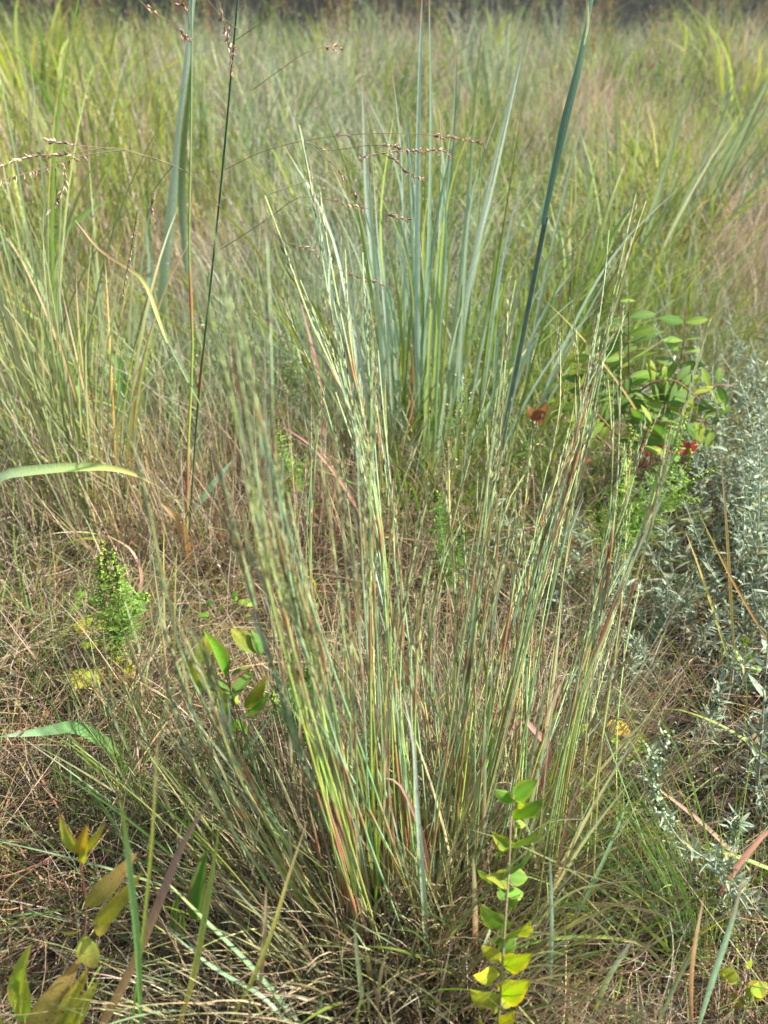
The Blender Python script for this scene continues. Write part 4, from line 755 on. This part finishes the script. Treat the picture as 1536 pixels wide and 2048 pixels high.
for lb, (cx, cy, z0), n_, rr in [('bright green rounded sprout at the right edge under the silver bushes', (1490, 1370, .06), 22, 38), ('yellow green rounded leaves in the lower right corner', (1490, 2010, .08), 7, 34), ('curled olive leaves in the dark gap right of the leafy sprout', (1128, 1870, .06), 6, 24)]:
    th = Thing('leafy_sprout', lb, 'sprout', gnd(cx, cy)); b = gnd(cx, cy); c_ = gnd(cx, cy, z0)
    stalk(th, [(cx, cy + 20), (cx - 4, cy - 10), (cx - 8, cy - 40)], b[1] * .97, b[1] * .93, 1.6, [(0, (.3, .2, .1)), (1, (.25, .25, .1))])
    for k in range(n_):
        a = random.uniform(0, 6.28); x, y = cx + math.cos(a) * random.uniform(.0, 1.) * rr * .6, cy - 30 + math.sin(a) * random.random() * rr * 1.5; p = at(x, y, b[1] * .95); s = (.016 if n_ > 10 else .026)
        put_leaf(th, (ovaly if n_ == 7 else gloss if n_ == 6 else oval)[random.randrange(2)], p, p + np.array([math.cos(a), .2, random.uniform(-.1, .9)]) * s, (0, -.8, .7), random.gauss(0, .4), width=1.2)

# ------------------------------------------------------------------ pinnate shrub at right and its red leaves
pl_ = [leaf_mesh('leaflet', .40, 9, .12, .15, c=(.11, .20, .04), c2=(.14, .24, .045), peak=.5), leaf_mesh('leaflet', .36, 9, .2, .1, c=(.17, .27, .045), c2=(.21, .30, .05), peak=.5), leaf_mesh('leaflet', .38, 9, .1, .2, c=(.21, .28, .04), c2=(.26, .30, .04), peak=.5)]
th = Thing('pinnate_shrub', 'low shrub with rows of oval green leaflets on reddish stalks, left of the silver bushes', 'shrub', gnd(1290, 930))
for pts, Ya, Yb, n_, ln in [([(1280, 930), (1262, 800), (1257, 700), (1258, 600)], 2.0, 1.95, 8, .062), ([(1285, 930), (1340, 790), (1365, 700), (1372, 610)], 2.0, 2.1, 8, .048), ([(1262, 800), (1300, 768), (1350, 762), (1400, 800)], 1.95, 1.9, 8, .05), ([(1280, 900), (1310, 800), (1340, 790), (1380, 797)], 1.95, 1.9, 7, .052),
                     ([(1270, 880), (1230, 790), (1200, 740), (1160, 730)], 1.95, 1.95, 7, .05), ([(1275, 900), (1240, 700), (1238, 620), (1245, 570)], 2.1, 2.1, 7, .035), ([(1290, 900), (1400, 790), (1440, 770), (1470, 775)], 2.0, 2.0, 6, .045), ([(1265, 930), (1180, 860), (1130, 800), (1110, 740)], 2.1, 2.1, 7, .045), ([(1300, 930), (1310, 860), (1330, 820), (1345, 770)], 1.85, 1.85, 8, .05), ([(1270, 930), (1290, 870), (1300, 850), (1320, 840)], 1.8, 1.8, 6, .05), ([(1290, 900), (1350, 850), (1400, 840), (1440, 860)], 1.95, 1.95, 7, .05), ([(1260, 900), (1215, 850), (1180, 800), (1190, 690)], 1.9, 1.95, 8, .05)]:
    Ya *= .84; Yb *= .84; o, P = stalk(th, pts, Ya, Yb, 2.2, [(0, (.25, .12, .07)), (1, (.34, .16, .10))], 20, 'leaf_stalk'); T = tangents(P)
    for k in range(n_):
        j = 6 + int(k * 13 / n_); s = nrm(np.cross(T[j], [0, -.8, .6]))
        for sg in (-1, 1):
            put_leaf(th, random.choice(pl_[:2] if Ya >= 1.68 else pl_), P[j], P[j] + (s * sg + T[j] * .25 + [0, -.1, random.uniform(-.25, .1)]) * ln * random.uniform(.9, 1.3), (random.uniform(-.8, .8), -.7, .6), random.gauss(0, .6), parent=o, name='leaflet', width=1.0)
rl = leaf_mesh('leaf', .5, 9, .15, .2, c=(.36, .09, .05), c2=(.44, .16, .08), peak=.45); rl2 = leaf_mesh('leaf', .55, 9, .15, .2, c=(.32, .14, .06), c2=(.4, .22, .10), peak=.45)
for lb, pos in [('red leaved seedling under the pinnate shrub', [(1290, 900, 1330, 885), (1330, 905, 1365, 900), (1350, 890, 1395, 905), (1300, 908, 1285, 888), (1370, 905, 1395, 885), (1320, 915, 1345, 925)]), ('rust red leaf seedling behind the right sheaf', [(1060, 835, 1095, 828), (1075, 850, 1090, 810), (1068, 840, 1060, 815)]), ('small dark red leaves behind the right sheaf', [(1150, 925, 1180, 917)])]:
    x, y = pos[0][:2]; th = Thing('red_seedling', lb, 'seedling', gnd(x, y + 40), 'red leaved seedlings'); Y0 = gnd(x, y + 40)[1] * .86
    stalk(th, [(x, y + 40), (x + 5, y + 15), (x + 10, y)], Y0, Y0, 1.5, [(0, (.2, .1, .06)), (1, (.25, .08, .05))])
    for k, (x0, y0, x1, y1) in enumerate(pos): put_leaf(th, rl2 if 'rust' in lb else rl, at(x0, y0, Y0), at(x1, y1, Y0 - .02), (0, -.8, .6), random.gauss(0, .3), width=1.2)

# ------------------------------------------------------------------ silver sage
SG = (.24, .31, .22); SG2 = (.32, .38, .28)
sage_lf = [leaf_mesh('leaf', .17, 6, .35, .25, c=SG, c2=SG2, m=M_SAGE, peak=.45), leaf_mesh('leaf', .22, 6, .2, .4, c=SG2, c2=SG, m=M_SAGE, peak=.5), leaf_mesh('leaf', .14, 6, .4, -.1, c=SG, c2=(.28, .34, .19), m=M_SAGE, peak=.4)]
def mesh_np(me):
    v = np.empty(len(me.vertices) * 3, np.float32); me.vertices.foreach_get('co', v); q = np.empty(len(me.loops), np.int32); me.loops.foreach_get('vertex_index', q)
    c = np.empty(len(me.vertices) * 4, np.float32); me.color_attributes['Col'].data.foreach_get('color', c); return v.reshape(-1, 3), q.reshape(-1, 4), c.reshape(-1, 4)[:, :3]
SNP = [mesh_np(m_) for m_ in sage_lf]
def small_leaves(th, o, P, T, n_, L0, L1):
    g = []; K = len(P)
    for k in range(n_):
        u = rng.uniform(.03, .99); j = int(u * (K - 1)); p = P[j] + (P[min(j + 1, K - 1)] - P[j]) * rng.random() + rng.normal(0, .002, 3); y = nrm(rng.normal(size=3) + T[j] * .6); x = nrm(np.cross(y, rng.normal(size=3))); z = np.cross(x, y)
        s_ = (L0 + (L1 - L0) * u) * rng.uniform(.45, .95); v, q, c = SNP[k % 3]; g.append(((v @ np.array([x * 1.2, y, z])) * s_ + p - th.b, q, c * rng.uniform(.65, 1.1) * ([1, 1, 1] if rng.random() > .12 * (1.6 - u) else [1.25, .95, .62])))
    link('small_leaves', mk_mesh('small_leaves', *join(g), M_SAGE, True), o, kind='stuff')
def sage_stem(th, P, nl, L0, L1, bud=True, r=.0016):
    K = len(P); V, Q, C = tube(P - th.b, np.linspace(r, r * .5, K), np.tile((.34, .38, .28), (K, 1)), 4); o = link('stem', mk_mesh('stem', V, Q, C, M_SAGE, True), th.o); T = tangents(P)
    if nl > 20: small_leaves(th, o, P, T, int(nl * 1.5), L0, L1); nl = min(nl, 28)
    for k in range(nl):
        u = .12 + .86 * k / nl; f = u * (K - 1); j = int(f); p = P[j] + (P[min(j+1, K-1)] - P[j]) * (f - j); a = k * 2.4 + random.gauss(0, .3); A = nrm(np.cross(T[j], [.3, .2, .93 if abs(T[j][2]) < .8 else .1])); B = np.cross(T[j], A)
        d = nrm(A * math.cos(a) + B * math.sin(a) + T[j] * random.uniform(.5, 1.1)); s = (L0 + (L1 - L0) * u) * random.uniform(.75, 1.2)
        put_leaf(th, random.choice(sage_lf), p, p + d * s, nrm(T[j] + rng.normal(0, .2, 3)), parent=o, off=None)
    if bud:
        n_ = 26; u = rng.uniform(.72, 1.02, n_); j = np.minimum((u * (K - 1)).astype(int), K - 1); Pp = P[j] + rng.normal(0, .004, (n_, 3)) - th.b
        V, Q, C = seeds(Pp, rng.normal(0, 1, (n_, 3)) + [0, 0, 1], .0055, .004, pick([(.32, .40, .24), (.30, .38, .22)], n_)); link('buds', mk_mesh('buds', V, Q, C, M_SAGE), o, kind='stuff')
def sage(label, px, py, n_, h, lean, az, nl, L0=.038, L1=.016, sp=.07, base=None):
    b = gnd(px, py) if base is None else base; th = Thing('silver_sage', label, 'sage bush', b, 'silver leaved sage plants')
    for k in range(n_):
        a = random.gauss(*az); rt = b + [random.gauss(0, sp), random.gauss(0, sp), 0]; P, _ = grow(rt[None], [h * random.uniform(.65, 1.05)], [a], [random.uniform(.05, lean)], [random.uniform(-.2, .5)], 12)
        sage_stem(th, P[0], nl, L0, L1, random.random() < .6)
sage('tallest silver sage bush at the right edge, dense with felted leaves', 1520, 1060, 10, .54, .75, (-1.1, .8), 46, .054)
sage('silver sage bush just left of the tallest, spilling toward the red seedling', 1440, 1000, 10, .44, .8, (-1.2, .8), 46, .054)
sage('silver sage bush at the right edge in front of the tallest', 1540, 1200, 10, .46, .8, (-1.2, .8), 46, .054)
sage('silver sage bush farthest back at the right edge, below the yellow green grass', 1500, 850, 10, .40, .5, (0, 1.6), 36, .05)
sage('broad silver sage bush between the tallest bush and the ragweed', 1450, 1110, 10, .38, .8, (-1.1, 1.), 46, .054)
sage('silver sage bush leaning over the bright green rounded sprout', 1500, 1290, 10, .36, .85, (-1.2, .8), 46, .05)
sage('silver sage bush behind the tallest, half hidden by it', 1540, 940, 10, .46, .4, (0, 1.6), 38, .05)
sage('low spreading silver sage on the ground right of the clump, lit on top', 1330, 1420, 9, .20, 1.2, (-1.2, 1.3), 30, .036, .022, .09)
sage('low silver sage left of the spreading one, close to the right sheaf', 1240, 1390, 8, .18, 1.2, (-1.0, 1.4), 28, .036, .022, .08)
sage('trailing silver sage under the right edge bushes', 1480, 1440, 8, .24, 1.2, (-1.0, 1.3), 30, .036, .02)
sage('silver sage clump between the rosette and the right edge bushes', 1400, 1300, 8, .18, 1.0, (0, 1.6), 28, .036, .022, .09)
sage('small silver sage rosette behind the right sheaf', 1290, 1240, 3, .09, .6, (0, 1.5), 12, .055, .04, .02)
sage('patch of faint silver sage between the culms right of centre', 1080, 1190, 8, .20, .9, (0, 1.5), 22, .042, .024, .09)
sage('low silver sage lying at the foot of the drooping tuft', 1520, 1790, 7, .26, 1.25, (-1.3, .6), 30, .036, .022, .06)
sage('silver sage bush added beyond the lower right edge to shade the corner', 0, 0, 10, .60, .4, (0, 1.5), 40, .05, .02, .07, np.array([.70, .76, 0]))  # this bush and the next are added out of frame to cast shade
sage('silver sage bush added past the right edge for shade, behind the long level green blade', 0, 0, 9, .56, .4, (0, 1.5), 40, .05, .02, .07, np.array([.80, 1.02, 0]))
th = Thing('silver_sage', 'slender silver sage sprig with a budding tip rising over the drooping tuft', 'sage sprig', gnd(1450, 1840), 'silver leaved sage plants')
P = curve3([(1500, 1830), (1440, 1740), (1360, 1680), (1315, 1600), (1306, 1560), (1320, 1510), (1338, 1476)], .57, .62, 30)
sage_stem(th, P, 52, .034, .011, True, .0016)
j = np.repeat(np.arange(16, 30), 9); n_ = len(j); V, Q, C = seeds(P[j] - th.b + rng.normal(0, .0045, (n_, 3)), rng.normal(0, 1, (n_, 3)), .006, .0042, pick([(.40, .50, .32), (.36, .46, .30)], n_)); link('buds', mk_mesh('buds', V, Q, C, M_SAGE), th.o, kind='stuff')

# ------------------------------------------------------------------ feathery ragweed
def ragweed(label, stems, Y, ln=.03, tint=(.30, .43, .12), spk=.4):
    th = Thing('ragweed', label, 'weed', at(*stems[0][0], Y), 'feathery green ragweeds')
    for pts in stems:
        o, P = stalk(th, pts, Y, Y + random.uniform(-.03, .05), 1.9, [(0, (.2, .3, .08)), (1, (.2, .36, .07))], 24, taper=.4); T = tangents(P); g = []; side = nrm(rng.normal(size=3) * [1, 1, .2])
        for k in range(2, int(24 * (1 - spk * .5))):
            for r_ in range(3):
                A = nrm(rng.normal(size=3) * [1, 1, .3] + T[k] * .7 + side * .5); L_ = ln * random.uniform(.25, 1.45) * (1.25 - k / 26); m = 7; rt = P[k] + A * L_ * np.linspace(.1, 1, m)[:, None]
                S_ = nrm(np.cross(A, T[k])); dd = A * .6 + S_ * np.where(np.arange(m) % 2, 1, -1)[:, None] + rng.normal(0, .15, (m, 3)); seg = np.stack([rt, rt + nrm(dd) * L_ * .35 * .6, rt + nrm(dd) * L_ * .35], 1) - th.b
                c = np.array(tint) * random.uniform(.8, 1.3); g.append(ribbon(seg, np.tile([.0018, .0034, .0006], (m, 1)), np.tile(T[k], (m, 3, 1)), np.tile(c, (m, 3, 1))))
                mr = np.stack([P[k], P[k] + A * L_ * .5, P[k] + A * L_], 0)[None] - th.b; g.append(ribbon(mr, np.array([[.0014, .0016, .0004]]), np.tile(S_, (1, 3, 1)), np.tile(c, (1, 3, 1))))
        link('foliage', mk_mesh('foliage', *join(g), M_LEAF), o, kind='stuff')
        a = int(24 * (1 - spk)); u = np.linspace(a, 23, 60); j = u.astype(int).clip(0, 22); Pp = P[j] + (P[j + 1] - P[j]) * (u - j)[:, None] + rng.normal(0, .0011, (60, 3)) - th.b
        link('flower_spike', mk_mesh('flower_spike', *seeds(Pp, rng.normal(0, 1, (60, 3)), .0062, .0052, pick([(.40, .52, .10), (.34, .48, .09)], 60)), M_LEAF), o)
ragweed('feathery bright green ragweed at the left, above the creeping vine', [[(232, 1340), (226, 1240), (218, 1160), (206, 1088)], [(230, 1300), (238, 1220), (235, 1150), (222, 1100)], [(232, 1300), (262, 1240), (285, 1190), (300, 1205)], [(230, 1290), (210, 1220), (204, 1160), (198, 1110)], [(232, 1280), (250, 1200), (240, 1150)]], 1.0)
ragweed('feathery ragweed with the longest flower spikes, in front of the pinnate shrub', [[(1225, 1150), (1248, 1050), (1254, 930), (1264, 850)], [(1230, 1120), (1300, 1010), (1350, 920), (1372, 825)], [(1235, 1110), (1330, 1010), (1390, 960), (1432, 935)], [(1228, 1120), (1270, 1020), (1330, 940), (1352, 890)], [(1225, 1110), (1240, 1000), (1246, 920)], [(1240, 1100), (1290, 1040), (1360, 1000), (1380, 900)], [(1225, 1130), (1200, 1060), (1196, 1000)]], 1.24, .034)
ragweed('small feathery weed behind the leaning culms left of centre', [[(590, 980), (572, 930), (560, 880), (553, 835)], [(592, 985), (600, 940), (612, 900)], [(588, 990), (560, 960), (548, 900)]], 1.55, .026)
ragweed('feathery green weed between the glossy sprout and the clump', [[(600, 1500), (590, 1430), (575, 1370), (590, 1310)], [(600, 1490), (560, 1430), (545, 1390)], [(600, 1480), (620, 1400), (612, 1340)]], .81, .022, (.2, .34, .08), .2)
ragweed('dark green feathery weed at the foot of the tall blue blades', [[(890, 1180), (885, 1110), (880, 1040), (872, 980)], [(895, 1180), (915, 1100), (925, 1060)]], 1.2, .03, (.15, .26, .07), .15)

# seeding goldenrod-like spikes with tan bracts
def bract_spike(label, pts, Y):
    th = Thing('seeding_weed', label, 'weed', at(*pts[0], Y), 'seeding weeds with dotted flower spikes'); o, P = stalk(th, pts, Y, Y + .03, 1.6, [(0, (.14, .26, .08)), (1, (.2, .28, .09))], 20); j = rng.integers(8, 20, 90); off = rng.normal(0, 1, (90, 3)) * .008
    link('bracts', mk_mesh('bracts', *seeds(P[j] + off - th.b, off + [0, 0, .006], .007, .0036, pick([(.55, .46, .3), (.40, .40, .12), (.2, .3, .08), (.6, .52, .4)], 90)), M_SEED), o, kind='stuff')
    for k in range(3, 18, 2): put_leaf(th, pl_[0], P[k], P[k] + nrm(rng.normal(size=3) + [0, -.3, .5]) * .035, (0, -.8, .6), parent=o, width=.5)
bract_spike('dotted flower spike with tan bracts, right of the tall blue blades', [(880, 1060), (895, 960), (915, 860), (932, 765)], 1.4)
bract_spike('shorter dotted spike with pale bracts, in front of the rust red seedling', [(1020, 1100), (1035, 1000), (1050, 930), (1074, 850)], 1.33)
bract_spike('faint dotted spike left of the tall blue blades', [(560, 900), (575, 820), (582, 750), (588, 720)], 1.72)
bract_spike('greyish dotted spike in the middle distance left of the leaning culms', [(395, 860), (400, 780), (395, 700), (390, 640)], 1.88)

# ------------------------------------------------------------------ trees and bushes along the back
def leaf_cloud(n_, cen, rad, size, pal):
    d = nrm(rng.normal(size=(n_, 3))); k = rng.integers(0, 40, n_); lob_ = nrm(rng.normal(size=(40, 3))) * rng.uniform(.45, .95, (40, 1)); p = cen + (lob_[k] + d * rng.uniform(.05, .34, (n_, 1))) * rad; p[:, 2] = np.maximum(p[:, 2], .05)
    A = nrm(rng.normal(size=(n_, 3))); B = nrm(np.cross(A, rng.normal(size=(n_, 3)))); s = rng.uniform(.5, 1.2, (n_, 1)) * size
    V = np.stack([p - A * s, p + B * s * .45, p + A * s, p - B * s * .45], 1).reshape(-1, 3); Q = np.arange(n_ * 4).reshape(-1, 4); C = np.repeat(pick(pal, n_), 4, 0); return V, Q, C
TL = ['at the far left', 'second from the left', 'third from the left', 'left of the middle', 'in the middle', 'right of the middle', 'third from the right', 'second from the right', 'at the far right']
BL_ = ['at the far left', 'beside the far left one', 'under the third tree', 'left of the middle', 'in the middle', 'right of the middle', 'under the seventh tree', 'beside the far right one', 'at the far right']
for i, tl in enumerate(BL_):
    th = Thing('bush', 'low dark bush between the back trees, ' + tl, 'bush', (-8.2 + i * 2.05 + random.uniform(-.5, .5), 14.9 + random.uniform(0, 1.2), 0), 'bushes between the trees')
    tr = link('stem', mk_mesh('stem', *tube(np.array([[0, 0, 0], [.03, 0, .5], [.1, .05, 1.1]]), np.array([.05, .035, .015]), np.tile((.11, .09, .07), (3, 1)), 6), M_BARK, True), th.o)
    V, Q, C = leaf_cloud(5000, np.array([0, 0, .8]), np.array([1.6, .8, .75 + .5 * random.random()]), .09, [(.10, .13, .03), (.14, .15, .05), (.16, .13, .06), (.08, .10, .03)]); link('foliage', mk_mesh('foliage', V, Q, C, M_MASS), th.o)
for i, tl in enumerate(TL):
    x = -9.2 + i * 2.3 + random.uniform(-.4, .4); y = 17 + random.uniform(-.6, 1.2); h = random.uniform(3.5, 5.5); th = Thing('tree', 'dark leafy tree in the shaded row behind the meadow, ' + tl, 'tree', (x, y, 0), 'trees behind the meadow')
    P = np.array([(random.gauss(0, .05) * k, random.gauss(0, .05) * k, h * .75 * k / 7) for k in range(8)]); tr = link('trunk', mk_mesh('trunk', *tube(P, np.linspace(.13, .04, 8), np.tile((.11, .09, .07), (8, 1)), 8), M_BARK, True), th.o)
    for k in range(6):
        a = random.uniform(0, 6.28); s = P[2 + k % 5]; e = s + np.array([math.cos(a) * 1.1, math.sin(a) * 1.1, .7]); link('limb', mk_mesh('limb', *tube(np.array([s, (s + e) / 2 + [0, 0, .08], e]), np.array([.045, .03, .012]), np.tile((.11, .09, .07), (3, 1)), 5), M_BARK, True), tr)
    V, Q, C = leaf_cloud(7000, np.array([0, 0, h * .42]), np.array([2.2, 1.5, h * .5]), .11, [(.09, .12, .03), (.13, .15, .04), (.06, .08, .02), (.16, .15, .04)]); link('crown', mk_mesh('crown', V, Q, C, M_MASS), th.o)

# ------------------------------------------------------------------ thin haze volume added to give the distance a milky, paler look
hm = bpy.data.materials.new('haze'); hm.use_nodes = True; n = hm.node_tree.nodes; n.remove(n['Principled BSDF'])
pv = n.new('ShaderNodeVolumePrincipled'); pv.inputs['Color'].default_value = (.92, .95, .98, 1); pv.inputs['Density'].default_value = .004; pv.inputs['Anisotropy'].default_value = .3
hm.node_tree.links.new(pv.outputs[0], n['Material Output'].inputs['Volume'])
x0, x1, y0, y1, z0, z1 = -290, 290, -230, 430, -1.1, 7.5
V = [(x, y, z) for z in (z0, z1) for y in (y0, y1) for x in (x0, x1)]; me = bpy.data.meshes.new('haze'); me.from_pydata(V, [], [(0, 2, 3, 1), (4, 5, 7, 6), (0, 1, 5, 4), (2, 6, 7, 3), (0, 4, 6, 2), (1, 3, 7, 5)]); me.materials.append(hm)
tag(link('haze', me), kind='stuff')
